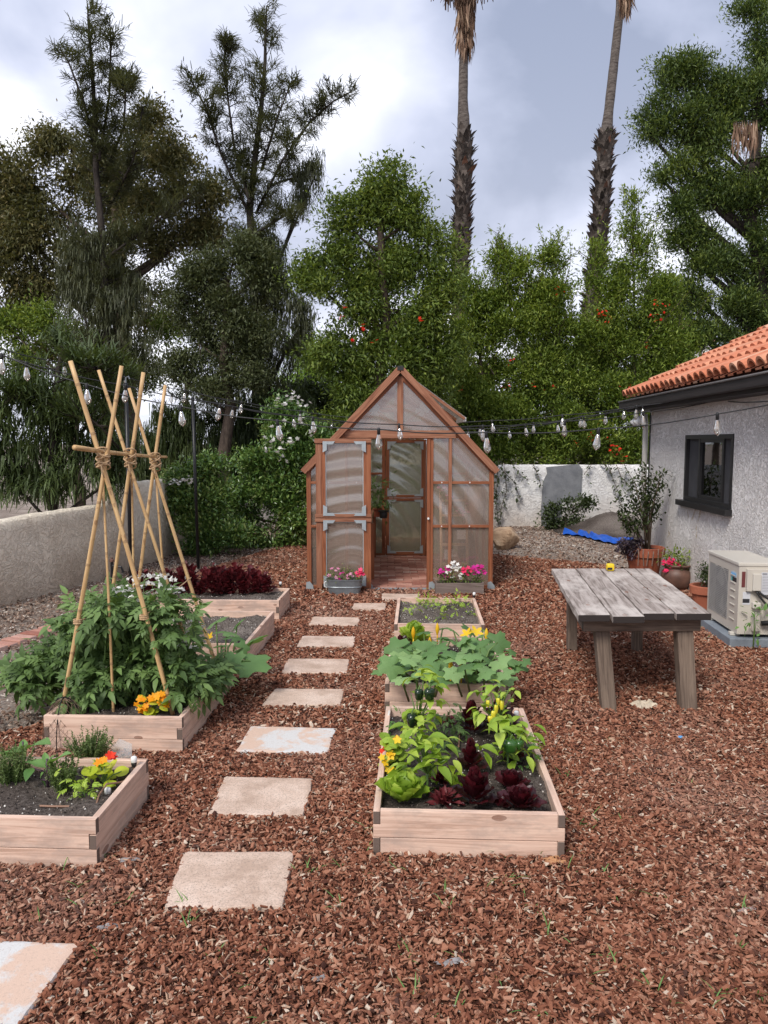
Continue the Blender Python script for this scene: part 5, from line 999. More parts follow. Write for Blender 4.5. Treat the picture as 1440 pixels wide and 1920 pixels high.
casuarina('casuarina_tree','tall dark feathery spire at the left, its tip near the top edge',[
 [(205,760,60),(200,600,60),(192,450,55),(180,320,45),(178,220,38),(172,120,30),(166,50,20),(164,10,6)],[(178,290,25),(160,200,25),(130,120,16),(108,82,8)],[(186,300,25),(205,180,24),(208,80,14),(206,38,5)],[(195,330,30),(232,240,25),(236,170,14),(234,142,5)],[(200,400,30),(250,300,25),(268,200,10)],[(205,480,30),(300,410,30),(365,360,18)]],15.6,0,.11,205,.17,dens=1.15,nneed=34,low=[(170,480,60,60),(230,560,70,60),(180,650,70,60),(250,680,60,60),(150,560,50,50)])
casuarina('casuarina_tree','dark feathery many stemmed spire left of the middle, leaning arm to the right',[
 [(482,760,55),(478,600,55),(472,450,50),(468,390,40),(478,300,32),(490,200,38),(497,120,34),(498,60,24),(500,12,8)],[(468,380,20),(440,280,30),(428,190,26),(420,110,20),(424,78,8)],[(462,390,20),(415,290,26),(385,200,24),(352,140,14)],[(480,400,20),(530,300,28),(580,230,30),(625,190,22),(658,172,8)],[(490,320,25),(520,220,26),(548,150,12)],[(476,440,20),(540,400,24),(560,420,10)],[(500,350,20),(560,330,20),(570,390,12)]],16.2,0,.12,482,.17,dens=1.25,nneed=34,low=[(500,480,45,60),(520,560,50,60),(540,650,45,60),(470,620,50,80),(500,740,60,60),(570,600,22,40),(590,330,14,40),(565,370,14,45)])
casuarina('weeping_pine','drooping green needled tree overhanging the cream wall at the left',[
 [(100,800,80),(105,740,90),(110,690,80),(120,650,50),(125,620,20)],[(100,720,40),(180,690,40),(230,720,20)],[(95,760,40),(190,800,60),(230,850,30)],[(90,760,40),(30,740,50),(-20,780,40)]],9.6,0,.07,95,.15,'lf_cas2',.6,1.0,1.1,.1,nneed=40,low=[(60,840,90,90),(170,850,70,70),(110,760,110,70),(20,900,60,50),(110,920,100,35),(210,900,35,50),(190,760,50,50),(-30,800,60,90)],dep=.5)
casuarina('weeping_pine','dark weeping needled tree behind the wall and the thin poles',[
 [(350,800,50),(350,740,50),(345,700,20)],[(350,800,30),(420,790,40),(480,820,30)]],15.5,0,.08,350,.20,'lf_dark',.6,1.0,1.1,.4,nneed=50,low=[(290,860,70,70),(370,850,70,60),(440,850,60,60),(510,840,60,70),(560,800,45,60),(300,930,60,50),(400,900,60,50),(330,800,50,40),(470,780,40,40)],dep=.5)
tree('willow_tree','pale yellow green willowy tree glimpsed behind the flowering shrub',[(590,650,45,50),(560,700,45,50),(610,720,50,50),(540,760,50,60),(600,800,60,60)],26,9000,'lf_lime',.20,.25,(590,580,660),.12,14,.3,droop=.6,up=0)
# tall green tree behind the greenhouse
r_,B_,cc_=tree('citrus_tree','tall bright green pointed tree right behind the greenhouse roof',[(720,345,28,45),(740,330,18,35),(715,400,60,50),(650,420,50,40),(780,400,30,35),(620,480,50,45),(700,490,80,60),(800,460,50,45),(650,560,75,60),(740,580,80,70),(820,540,40,60),(580,520,30,30),(640,650,60,60),(730,670,90,70),(820,660,50,70),(670,740,80,50),(790,750,80,50),(700,810,100,50),(620,830,60,50)],14.0,88000,'lf_green',.10,.36,(715,712,400),.14,13,.14,shell=.5,up=.1,droop=.15)
m=MB(); k=70; q=cc_[rng.choice(len(cc_),k)]; m.inst(FLW,frames(rdir(k),None,rs(k,.05,.09)),q,rng.random(k)); obj('yellow_leaves',m,M['lf_yel'],r_)['kind']='stuff'
m=MB(); q=np.array([PY(a,b,13.2) for a,b in ((645,578),(679,613),(642,595),(700,640),(790,600),(660,640))]); q=np.repeat(q,3,0)+rng.normal(0,.02,(18,3)); m.inst(FLW,frames(rdir(18),None,rs(18,.06,.09)),q,rng.random(18)); obj('red_flowers',m,M['f_red'],r_)['kind']='stuff'
# pomegranate hedge shrubs along the back wall
PG=[([(900,560,50,40),(945,520,35,45),(940,480,18,25),(880,620,50,50),(950,610,60,55),(900,700,70,60),(880,780,60,70),(960,790,60,60),(900,850,50,45),(950,860,35,40)],'pomegranate shrub hedge next to the right side of the greenhouse',900),
 ([(1035,480,25,35),(1040,540,45,50),(1000,560,40,45),(1050,620,65,60),(1010,690,60,60),(1070,710,55,60),(1020,780,65,60),(1080,800,55,55),(1040,850,60,35),(985,500,20,25)],'lime tipped shrub in the middle of the back hedge before the leaning palm',1040),
 ([(1190,480,40,50),(1185,420,16,35),(1186,380,8,20),(1150,560,60,50),(1230,560,50,50),(1130,640,60,60),(1200,650,70,60),(1260,640,60,60),(1150,740,60,60),(1220,720,60,60),(1140,820,50,50),(1190,850,45,50),(1120,500,20,40),(1280,700,50,40)],'pomegranate shrub with red flowers beside the house roof',1190)]
for i,(bl,lb,bx) in enumerate(PG):
    r_,B_,cc_=tree('pomegranate_shrub',lb,bl,16.9,56000,'lf_pom',.095,.36,(bx,bx,600),.07,12,.13,cat='shrub',group='shrubs over the back wall',shell=.5,up=.35,dep=.55,nt=90)
    B2=[(c,r*1.25) for c,r in B_ if c[2]>3.2]; k=60; t=MB()
    A=[];D=[]
    for c,r in B2:
        for _ in range(7):
            s=c+rdir(1)[0]*r*.4; e=s+np.array((rng.normal(0,.35),rng.normal(0,.3),random.uniform(.5,1.0)))*r[2]*1.3; t.tube([s,(s+e)/2+rng.normal(0,.04,3),e],[.010,.007,.003],4,cap=False); n_=34; tt=rs(n_,.1,1.0)[:,None]; A.append(s+(e-s)*tt+rng.normal(0,.025,(n_,3))); D.append(nrm(rdir(n_)+nrm(e-s)*.8))
    A=np.concatenate(A); D=np.concatenate(D); m=MB(); s_=rs(len(A),.06,.11); m.inst(RH,frames(D,None,np.stack([s_,s_*.34,s_],1)),A,rs(len(A),.4,1)); obj('sprays',m,M['lf_pom'],r_); obj('twigs',t,M['bark'],r_)
    fp={0:[(958,676),(868,730),(945,720)],1:[(1046,548),(1107,815),(1112,822),(1080,830)],2:[(1123,586),(1130,590),(1137,594),(1125,592),(1218,590),(1232,568),(1236,590),(1233,598),(1244,570),(1215,648),(1176,722),(1000,720),(1036,728),(1138,828),(1145,835),(1152,838),(1162,842),(1165,855),(1150,846),(1111,823),(1127,793),(1165,865),(1160,880)]}[i]
    m=MB(); q=np.repeat(np.array([PY(a,b,15.75) for a,b in fp]),4,0); q=q+rng.normal(0,.05,q.shape); m.inst(FLW,frames(rdir(len(q)),None,rs(len(q),.04,.075)),q,rng.random(len(q))); obj('red_flowers',m,M['f_red'],r_)['kind']='stuff'
tree('laurel_hedge','dark dense hedge filling the gap just above the back wall on the right',[(850,700,50,60),(860,800,50,60),(900,830,60,45),(960,830,60,45),(1020,830,60,45),(1080,830,60,45),(1140,830,60,45),(1200,830,60,45),(1260,800,60,60),(930,720,60,60),(1000,720,60,60),(1070,730,60,60),(1140,720,60,60),(1210,720,60,60),(1280,720,60,60),(980,640,50,40),(1100,650,50,40),(1180,650,40,30)],18.6,60000,'lf_green',.11,.4,(1080,1080,640),.08,14,.2,cat='hedge',shell=.5,dep=.5)
tree('laurel_hedge','dark hedge behind the flowering shrub and the greenhouse\'s left roof',[(560,740,40,40),(600,760,40,60),(640,780,50,60),(560,830,60,60),(490,840,50,50),(620,850,60,50),(420,860,60,40)],17.2,22000,'lf_dark',.11,.4,(570,570,720),.07,14,.2,cat='hedge',shell=.5,dep=.5)
# overhanging vines on the back wall
def vine(px0,py0,segs,lb):
    root=thing('hanging_vine',lb,'vine',tuple(PY(px0,py0,15.62))); m=MB(); A=[]
    for sg in segs:
        p=[PY(a,b,15.60) for a,b in sg]; m.tube(p,.006,5)
        for i in range(len(p)-1):
            n_=int(np.linalg.norm(p[i+1]-p[i])*60); t=rs(n_)[:,None]; A.append(p[i]*(1-t)+p[i+1]*t+rng.normal(0,.03,(n_,3)))
    A=np.concatenate(A); A[:,1]=np.minimum(A[:,1],15.66); obj('stem',m,M['twig'],root); m=MB(); s_=rs(len(A),.06,.11); m.inst(RH,frames(nrm(rdir(len(A))+(0,-.3,-.3)),None,np.stack([s_,s_*.5,s_],1)),A,rng.random(len(A))); obj('foliage',m,M['lf_dark'],root)
vine(935,880,[[(935,860),(932,900),(930,940),(935,985)],[(945,870),(950,920),(940,950),(938,975)],[(940,880),(965,905),(975,935)],[(930,870),(925,900),(932,930)],[(960,870),(975,890),(990,900)]],'leafy vine trailing down the white wall beside the greenhouse')
vine(1170,880,[[(1140,870),(1150,900),(1160,925)],[(1155,870),(1165,895),(1185,915)],[(1170,870),(1180,890),(1190,905)],[(1110,870),(1095,890)],[(1130,865),(1145,885)],[(1000,870),(1010,895),(1015,912)]],'thick green vine clump hanging over the wall near the house')
tree('wall_shrub','thin leggy green shrub growing at the foot of the grey patch',[(1040,960,25,22),(1075,950,30,20),(1055,980,32,14),(1100,940,18,12),(1030,985,18,10)],15.1,2600,'lf_dark',.075,.45,(1062,1060,960),.02,9,.07,bark='bark',cat='shrub',dep=.6,nt=50)
# flowering shrub by the left wall
r_,B_,cc_=tree('flowering_shrub','large glossy shrub with white flowers climbing left of the greenhouse',[(540,780,35,28),(520,810,40,40),(570,830,45,45),(480,860,45,35),(540,890,60,50),(590,900,25,60),(480,930,60,45),(550,960,60,40),(430,950,50,40),(510,1000,70,30),(560,1010,30,20),(600,850,22,50),(530,760,20,22)],12.6,42000,'lf_gloss',.075,.45,(530,530,850),.05,12,.09,cat='shrub',shell=.6,up=.3,dep=.6)
m=MB(); q=np.array([PY(a,b,11.75) for a,b in [(545,748),(550,743),(521,753),(533,756),(560,752),(575,758),(540,828),(548,826),(525,838),(503,840),(526,843),(532,862),(541,826),(585,815),(515,825),(509,800),(523,794),(560,790),(500,822)]]); q=np.repeat(q,5,0)+rng.normal(0,.035,(len(q)*5,3)); m.inst(FLW,frames(nrm(rdir(len(q))+(0,-1,.4)),None,rs(len(q),.05,.08)),q,rng.random(len(q))); obj('white_flowers',m,M['f_white'],r_)['kind']='stuff'
r_,B_,cc_=tree('flowering_shrub','lower glossy shrub sprawling over the end of the cream wall',[(345,890,35,22),(390,885,30,28),(340,930,35,30),(390,940,45,40),(420,990,50,35),(370,990,40,35),(385,1025,40,14),(450,1010,35,22)],11.6,24000,'lf_gloss',.07,.45,(400,395,930),.04,12,.09,cat='shrub',shell=.6,up=.3,dep=.55)
m=MB(); q=np.array([PY(a,b,10.9) for a,b in [(318,906),(325,904),(333,906),(341,902),(350,901),(338,903),(356,898)]]); q=np.repeat(q,5,0)+rng.normal(0,.025,(len(q)*5,3)); m.inst(FLW,frames(nrm(rdir(len(q))+(0,-1,.4)),None,rs(len(q),.04,.06)),q,rng.random(len(q))); obj('white_flowers',m,M['f_white'],r_)['kind']='stuff'
# right big tree and far items
tree('podocarpus_tree','huge dense dark green tree at the upper right edge',[(1265,125,38,28),(1300,145,50,35),(1245,170,35,30),(1240,220,42,32),(1215,250,22,30),(1300,220,55,45),(1370,150,55,45),(1410,200,70,60),(1350,250,60,45),(1430,80,35,50),(1420,30,40,30),(1400,300,80,50),(1280,320,35,30),(1240,335,25,22),(1330,350,55,40),(1280,400,45,28),(1260,440,35,28),(1310,450,45,35),(1390,400,70,50),(1350,510,60,45),(1430,480,60,70),(1310,560,40,35),(1380,590,70,45),(1330,640,60,35),(1440,580,60,70),(1300,610,30,30),(1480,300,60,200),(1400,660,60,30)],17.5,140000,'lf_pod',.105,.30,(1420,1420,250),.26,22,.15,bark='barkd',shell=.45,up=.35,nt=140)
tree('distant_tree','small dark round tree peeking between the hedge and the big tree',[(1250,545,32,26),(1275,570,25,22),(1225,560,20,20)],32,5000,'lf_grey',.22,.4,(1250,1250,560),.15,12,.3)
def far_house():
    q=[PY(a,b,38) for a,b in ((1215,600),(1292,600),(1292,640),(1215,640))]; root=thing('neighbour_house','pinkish tiled roof of a neighbouring house seen through the hedge','building',(q[0][0],38,0)); x0,x1,zt,zb=q[0][0],q[1][0]+1.5,q[0][2],q[2][2]
    m=MB(); m.prism([(x0,zb),(x1,zb),(x1-1.2,zt),(x0+1.0,zt)],(0,38,0),(1,0,0),(0,0,1),(0,1,0),4,.5); obj('roof',m,mat_simple('pale_pink_tile',(.58,.32,.25),(.42,.2,.15),3,.8,.5,20,.05),root); m=MB(); m.box((x0+.3,38.2,0),(x1-.3,41.5,zb)); obj('wall',m,M['stucco_back'],root)
    a=PY(1268,535,44); b=PY(1296,572,44); m=MB(); m.box((a[0],44,b[2]-1),(b[0],46,a[2])); t=thing('white_chimney_block','white boxy rooftop structure far behind the red flowered shrub','building',(a[0],44,0)); obj('block',m,M['trimw'],t); m=MB(); m.box((a[0]+.1,44.1,0),(b[0]-.1,45.9,b[2]-1.001)); obj('base',m,M['stucco_back'],t)
far_house()
def palm(name,label,path,Y,skirt,fan=None,split=.5):
    p=[PY(a,b,Y) for a,b,_ in path]; rad=[h*.88*Y/F for _,_,h in path]; base=p[0].copy(); base[2]=-.1; base[0]=p[0][0]; P0=[base]+p; r0=[rad[0]*1.05]+rad
    root=thing(name,label,'palm tree',(base[0],Y,0),0,'tall fan palms behind the back wall'); n=60; cum=np.linspace(0,len(P0)-1,n); pts=[]; rr=[]
    for c in cum:
        k=min(len(P0)-2,int(c)); f=c-k; pts.append(P0[k]*(1-f)+P0[k+1]*f); rr.append((r0[k]*(1-f)+r0[k+1]*f)*random.uniform(.95,1.05))
    m=MB(); m.tube(pts,rr,14); obj('trunk',m,M['palm'],root,smooth=True)
    # old leaf bases on the lower part
    zt=PY(0,split,Y)[2]; A=[];D=[];U=[];S_=[]; ztop=pts[-1][2]
    for i in range(1500):
        z=random.uniform(1,zt+(.3*random.random())); k=np.searchsorted([q[2] for q in pts],z); k=min(max(k,1),n-1); f=(z-pts[k-1][2])/(pts[k][2]-pts[k-1][2]+1e-6); c=pts[k-1]*(1-f)+pts[k]*f; a=random.uniform(0,6.28); r_=rr[k]; o=np.array((math.cos(a),math.sin(a),0)); A.append(c+o*r_*.9); D.append(o*.45+np.array((rng.normal(0,.25),rng.normal(0,.25),1))); U.append(o); S_.append(random.uniform(.16,.34))
    A=np.array(A); S_=np.array(S_); m=MB(); tp=(np.array([(0,-.28,0),(0,.28,0),(.6,.2,.05),(.6,-.2,.05),(1,.0,.18)]),[np.array([[0,1,2,3]]),np.array([[3,2,4]])]); m.inst(tp,frames(np.array(D),np.array(U),S_),A,rng.random(len(A))); o=obj('leaf_bases',m,M['boot'],root); o['kind']='stuff'
    # dead frond skirt
    (sx,sy0,sy1,sw)=skirt; k=1500; ys=rs(k,sy0,sy1); w_=sw*(1-.45*(ys-sy0)/(sy1-sy0)); A=np.array([PY(sx+random.uniform(-1,1)*w_[i]*.8,ys[i],Y+random.uniform(-1,1)*w_[i]*Y/F) for i in range(k)]); D=nrm(rng.normal(0,.13,(k,3))+np.array((0,0,-1))); ln=rs(k,.3,.75); m=MB(); m.inst(RH,frames(D,rdir(k),np.stack([ln,ln*.09,ln],1)),A,rng.random(k)); o=obj('dead_frond_skirt',m,M['frond'],root); o['kind']='stuff'
    # crown of fan fronds at the top
    top=PY(sx,-135 if fan=='low' else -260,Y); m=MB(); g=MB()
    for i in range(26):
        az=2.4*i; el=random.uniform(-.2,.9) if fan!='low' else (random.uniform(-1.0,-.4) if i%2 else random.uniform(-.3,.9)); d=np.array((math.cos(az)*math.cos(el),math.sin(az)*math.cos(el),math.sin(el))); e=top+d*1.0+(0,0,-.05); m.tube([top,e],.02,4)
        n_=22; fa=np.linspace(-1.15,1.15,n_); sd=nrm(np.cross(d,(0,0,1)))[None] if False else np.cross(d,(0,0,1)); sd=sd/np.linalg.norm(sd); up_=np.cross(sd,d); DD=np.array([d*math.cos(a)+sd*math.sin(a)-np.array((0,0,.35)) for a in fa]); ln=rs(n_,.6,.95); tgt=g; tgt.inst(NEEDLE,frames(DD,None,np.stack([ln,np.full(n_,.045),ln*1.2],1)),np.repeat(e[None],n_,0),rs(n_,0,1))
    obj('petioles',m,M['frond'],root); obj('fronds',g,M['frond'] if fan=='low' else M['lf_grey'],root)
palm('fan_palm','upright fan palm trunk with a brown frond skirt, left of the two palms',[(861,585,15.5),(866,420,15),(869,330,15),(870,268,15),(868,190,10),(869,120,9),(874,-135,9)],22,(873,-120,75,25),'low',262)
palm('fan_palm','leaning fan palm trunk, right of the two palms',[(1108,585,15),(1120,480,15),(1128,380,15),(1135,270,15),(1140,220,9.5),(1150,130,9),(1162,20,8),(1175,-260,8)],22.5,(1172,-250,2,24),None,262)
m=MB(); q=rs(90,1375,1420); q2=rs(90,222,240); A=np.array([PY(a,b,16.1) for a,b in zip(q,q2)]); ln=rs(90,.25,.8); m.inst(RH,frames(nrm(rng.normal(0,.08,(90,3))+(0,0,-1)),rdir(90),np.stack([ln,ln*.06,ln],1)),A,rng.random(90)); t_=tag(obj('dead_frond',m,M['frond'],None,tuple(A[0])),'dead grey palm frond caught in the big right tree','palm frond')
# ---------------------------------------------------------------- vegetables
ZS=.155
def rosette(name,label,cat,px,py,r,h,n,tpl,mat,z=ZS,wd=1.0,lean=.5,group=None,tall=0):
    c=P(px,py,z); A=[];D=[];U=[];S_=[]
    for i in range(n):
        f=i/(n-1); az=i*2.399+random.uniform(-.2,.2); el=(.25+1.2*f**.8)*(1 if not tall else 1)+random.uniform(-.12,.12); el=min(el,1.5)
        o=np.array((math.cos(az),math.sin(az),0)); A.append(c+o*r*.12*(1-f)+np.array((0,0,tall*f*h))); D.append(o*math.cos(el)+np.array((0,0,math.sin(el)))); U.append(-o*math.sin(el)+np.array((0,0,math.cos(el)))); S_.append(((r*(1-f)+h*f) if not tall else r*(1.1-.5*f))*random.uniform(.85,1.1))
    S_=np.array(S_); m=MB(); m.inst(tpl,frames(np.array(D),np.array(U),np.stack([S_,S_*wd,S_],1)),np.array(A),rng.random(n)); return tag(obj(name,m,M[mat],None,tuple(c),smooth=True),label,cat,group)
rosette('lettuce','bright green butter lettuce in the front left corner of the nearest bed','lettuce',754,1500,.125,.10,24,LF_LET,'lf_lime2')
rosette('lettuce','small lime lettuce head between the two frilly maroon lettuces','lettuce',857,1478,.075,.065,12,LF_LET,'lf_lime2')
RL=[(884,1372,.10,.16,'tall dark red romaine by the back edge of the nearest bed'),(935,1372,.115,.15,'dark red romaine behind the yellow peppers at the back right'),(882,1445,.075,.16,'narrow bolting red romaine in the middle of the nearest bed'),(889,1508,.11,.14,'biggest dark red romaine at the front of the nearest bed'),(958,1478,.085,.10,'dark red lettuce just behind the front right one'),(974,1515,.10,.10,'dark red lettuce at the front right of the nearest bed'),(940,1513,.045,.04,'tiny dark red lettuce seedling at the front edge'),(960,1425,.07,.08,'dark red lettuce hidden under the green bell pepper plant')]
for px,py,r,h,lb in RL: rosette('red_romaine',lb,'lettuce',px,py,r,h*1.0,24 if r>.05 else 7,LF_ROM,'lf_red',tall=.75 if h>.13 else .3,group='dark red lettuces of the nearest bed',wd=1.25)
FRL=[(843,1358,.055,.05,'small frilly maroon lettuce at the back of the nearest bed'),(831,1468,.07,.07,'frilly maroon lettuce beside the small lime lettuce'),(832,1508,.085,.075,'widest frilly maroon lettuce at the front edge')]
for px,py,r,h,lb in FRL: rosette('frilly_lettuce',lb,'lettuce',px,py,r,h,34,LF_FR,'lf_burg',wd=.45,group='frilly maroon lettuces')
def pepper(label,px,py,tops,fruits,fm,mat,z=ZS,nl=46,ls=.10,seed=0):
    """tops: canopy leaf-cluster pixels (same distance as the stem)"""
    c=P(px,py,z); Yb=c[1]; root=thing('pepper_plant',label,'pepper plant',tuple(c)); m=MB(); tips=[]
    zmax=max(PY(a,b,Yb)[2] for a,b in tops); fork=c+(0,0,(zmax-z)*.35); m.tube([c,fork],[.006,.0055],7)
    for a,b in tops:
        e=PY(a,b,Yb+random.uniform(-.08,.08)); md=fork*.5+e*.5+np.array((0,0,.01)); m.tube([fork,md,e],[.005,.004,.002],6); tips.append(e)
    obj('stem',m,M['stem'],root,smooth=True); T=np.array(tips); n_=nl; idx=rng.integers(0,len(T),n_); A=T[idx]+rng.normal(0,.018,(n_,3)); az=rs(n_,0,6.28); el=rs(n_,-.5,.7); D=np.stack([np.cos(az)*np.cos(el),np.sin(az)*np.cos(el),np.sin(el)],1); s_=rs(n_,.6,1.2)*ls
    m=MB(); m.inst(LF_PEP,frames(D,nrm(rdir(n_)*.25+(0,0,1)),s_),A+D*.015,rng.random(n_)); obj('leaves',m,M[mat],root,smooth=True)
    for a,b,w_,h in fruits:
        q=PY(a,b,Yb-.085); nn_=16; prof=[(0,-h),(.45,-h*.96),(.8,-h*.7),(.85,-h*.35),(1,-h*.0),(1,h*.45),(.8,h*.8),(.4,h*.92),(0,h*.8)]; V=[]
        for r_,zz_ in prof:
            for k in range(nn_): an=2*math.pi*k/nn_; lobe=1+.10*math.cos(3*an+a); V.append((q[0]+w_*r_*lobe*math.cos(an),q[1]+w_*r_*lobe*math.sin(an),q[2]+zz_))
        f=MB(); f.add(V,[np.array([[i*nn_+k,i*nn_+(k+1)%nn_,(i+1)*nn_+(k+1)%nn_,(i+1)*nn_+k] for i in range(len(prof)-1) for k in range(nn_)])]); fo=obj('pepper',f,M[fm],root,smooth=True)
        f=MB(); f.tube([q+(0,0,h*.8),q+(.003,0,h*1.25),q+(.01,0,h*1.6)],[.006,.004,.003],6); obj('stalk',f,M['stem'],fo)
pepper('pepper plant with blackish green fruit at the back left of the nearest bed',783,1410,[(780,1270),(800,1275),(815,1290),(770,1300),(805,1320),(790,1335),(815,1335),(775,1350),(760,1330),(800,1365),(795,1265)],[(785,1302,.022,.030),(805,1301,.026,.032),(772,1350,.028,.036)],'pepd','lf_lime2',nl=62,ls=.085)
pepper('lime leaved pepper plant without fruit at the front left of the nearest bed',801,1492,[(780,1380),(800,1385),(815,1395),(830,1400),(765,1410),(790,1420),(815,1430),(835,1425),(770,1440),(800,1455),(785,1370),(800,1500),(760,1390)],[],'pepg','lf_lime2',nl=75,ls=.088)
pepper('pepper plant with pale yellow fruit at the back right of the nearest bed',930,1392,[(905,1330),(920,1300),(940,1290),(955,1290),(930,1345),(910,1350),(950,1330),(900,1300),(895,1335),(965,1300),(940,1365)],[(915,1319,.010,.02),(930,1330,.011,.026),(941,1322,.012,.026),(925,1341,.012,.026),(919,1348,.013,.018),(934,1315,.010,.02)],'pepy','lf_lime2',nl=52,ls=.07)
pepper('pepper plant with a glossy green bell pepper at the right of the nearest bed',952,1440,[(930,1370),(960,1365),(985,1370),(920,1395),(905,1400),(950,1410),(975,1400),(940,1430),(985,1410),(965,1430),(955,1355),(975,1385)],[(957,1398,.034,.034),(973,1396,.024,.024)],'pepg','lf_lime2',nl=58,ls=.10)
def nasturtium(label,px,py,lfs,fls,fm,lm,z=ZS,ls=.055,fs=.05):
    c=P(px,py,z); root=thing('nasturtium',label,'flower',tuple(c)); A=np.array([PY(a,b,c[1]+random.uniform(-.07,.07)) for a,b in lfs]); m=MB()
    for a in A: m.tube([c,(c+a)/2+(0,0,.01),a],[.0035,.003,.002],5)
    obj('stem',m,M['stem'],root); n_=len(A); D=nrm(np.stack([rs(n_,-1,1),rs(n_,-1,1),rs(n_,-.2,.3)],1)); U=nrm(np.stack([rs(n_,-.5,.5),rs(n_,-.9,0),np.full(n_,.8)],1)); s_=rs(n_,.8,1.2)*ls; m=MB(); m.inst(LF_RND,frames(D,U,s_),A-D*s_[:,None]*.5,rng.random(n_)); obj('leaves',m,M[lm],root,smooth=True)
    flowers(root,[PY(a,b,c[1]-random.uniform(.03,.08)) for a,b in fls],FLW,fm,fs); return root
r_=nasturtium('nasturtium with dark red and yellow blooms on the left rim of the nearest bed',735,1440,[(730+random.randint(-12,30),1378+random.randint(0,60)) for _ in range(36)],[(716,1408),(724,1402),(731,1400),(738,1400),(744,1383),(747,1388),(720,1404),(741,1386)],'f_red','lf_lime2',fs=.032)
flowers(r_,[P(0,0,0)*0+PY(a,b,3.45) for a,b in ((733,1417),(716,1420),(728,1444),(722,1430),(731,1412),(745,1387),(734,1445))],FLW,'f_yel',.045)
nasturtium('nasturtium with pale yellow leaves and orange blooms in the thyme bed',195,1468,[(168,1445),(196,1432),(204,1440),(190,1438),(228,1446),(206,1450),(195,1447),(185,1430),(210,1432),(200,1455),(206,1470),(172,1449)],[(184,1429),(190,1427),(196,1425)],'f_orange','lf_yel',ls=.062,fs=.04)
nasturtium('nasturtium clump with many orange blooms at the front of the tomato bed',285,1335,[(285+random.randint(-22,22),1318+random.randint(-8,20)) for _ in range(18)],[(262,1310),(256,1321),(265,1332),(273,1324),(281,1308),(289,1304),(299,1302),(304,1301),(306,1309),(272,1330),(268,1312),(275,1322),(307,1320),(301,1317),(312,1322),(262,1328),(295,1307),(284,1312)],'f_orange','lf_yel',z=.165,ls=.05,fs=.048)
q=P(212,1440,ZS); r_=thing('red_bloom','single red orange nasturtium bloom over the pale yellow leaves','flower',tuple(PY(209,1418,3.3))); flowers(r_,[PY(209,1417,3.30),PY(213,1420,3.31),PY(206,1416,3.3)],FLW,'f_red',.045)
def feather(name,label,px,py,r,h,n,mat,z=ZS,tpl=COMP,ls=.07,stems=6): c=P(px,py,z); return bush(name,label,'plant',c,c+(0,0,h*.5),(r,r,h*.55),n,tpl,mat,ls,stems,clump=5,sr=.003)
feather('carrot_tops','feathery dark green carrot tops in the nearest bed',838,1385,.09,.10,90,'lf_tom',ls=.06)
feather('seedling','pale blue green seedling at the back left of the nearest bed',741,1366,.06,.04,26,'lf_egg',ls=.04)
feather('seedling','tiny seedling beside the front right red lettuce',987,1490,.06,.02,14,'lf_egg',ls=.03)
feather('seedling','soft green seedling right of the green bell pepper plant',985,1425,.06,.06,26,'lf_egg',ls=.045)
feather('parsley','small parsley plant at the front of the thyme bed',160,1497,.075,.06,60,'lf_lime2',ls=.045)
def thyme(label,px,py,r,h,n=90):
    c=P(px,py,ZS); root=thing('thyme_bush',label,'herb',tuple(c)); m=MB(); A=[];D=[]
    for i in range(n):
        az=random.uniform(0,6.28); rr=r*random.random()**.5; e=c+np.array((math.cos(az)*rr,math.sin(az)*rr,h*random.uniform(.6,1.1))); b=c+np.array((math.cos(az)*rr*.45,math.sin(az)*rr*.45,0)); m.tube([b,e],[.0015,.0008],4,cap=False); k=26; t=rs(k,.2,1)[:,None]; A.append(b+(e-b)*t); D.append(nrm(rdir(k)+(0,0,.5)))
    obj('stem',m,M['stem'],root); A=np.concatenate(A);D=np.concatenate(D); s_=rs(len(A),.009,.018); m=MB(); m.inst(RH,frames(D,None,np.stack([s_,s_*.5,s_],1)),A,rng.random(len(A))); obj('foliage',m,M['lf_thyme'],root)
thyme('thyme bush cut by the left edge of the picture',25,1470,.10,.16); thyme('thyme bush in the middle of the left front bed',118,1480,.08,.13,80); thyme('thyme bush at the back of the left front bed',168,1425,.12,.13,110)
def eggplant(label,px,py,lv,z=ZS):
    c=P(px,py,z); root=thing('eggplant_plant',label,'eggplant',tuple(c)); m=MB(); A=[];D=[];S_=[]
    top=c+(0,0,.13)
    m.tube([c,top],[.006,.004],7)
    for (a,b),(a2,b2) in lv:
        p=PY(a,b,c[1]); e=PY(a2,b2,c[1]+random.uniform(-.08,.05)); st=c+(0,0,min(.13,max(.03,p[2]-c[2]-.02))); m.tube([st,p],[.004,.003],5); A.append(p); D.append(e-p); S_.append(np.linalg.norm(e-p))
    obj('stem',m,M['stemd'],root,smooth=True); S_=np.array(S_); tp=leaf_tpl(.62,6,'ovate',.5,.3,.02,3,1.5); m=MB(); m.inst(tp,frames(np.array(D),None,S_),np.array(A),rng.random(len(A))); obj('leaves',m,M['lf_egg'],root,smooth=True)
eggplant('eggplant plant with broad leaves in front of the thyme bushes',90,1475,[((86,1440),(48,1418)),((94,1435),(128,1400)),((86,1430),(84,1408)),((92,1430),(100,1412)),((84,1445),(72,1458)),((95,1438),(110,1425)),((76,1462),(90,1475)),((60,1440),(46,1460))])
eggplant('eggplant plant rising over the back edge of the left front bed',45,1440,[((45,1410),(5,1402)),((50,1405),(90,1378)),((44,1405),(44,1382)),((48,1408),(22,1397)),((40,1412),(20,1410)),((30,1420),(-8,1405)),((2,1470),(35,1500))])
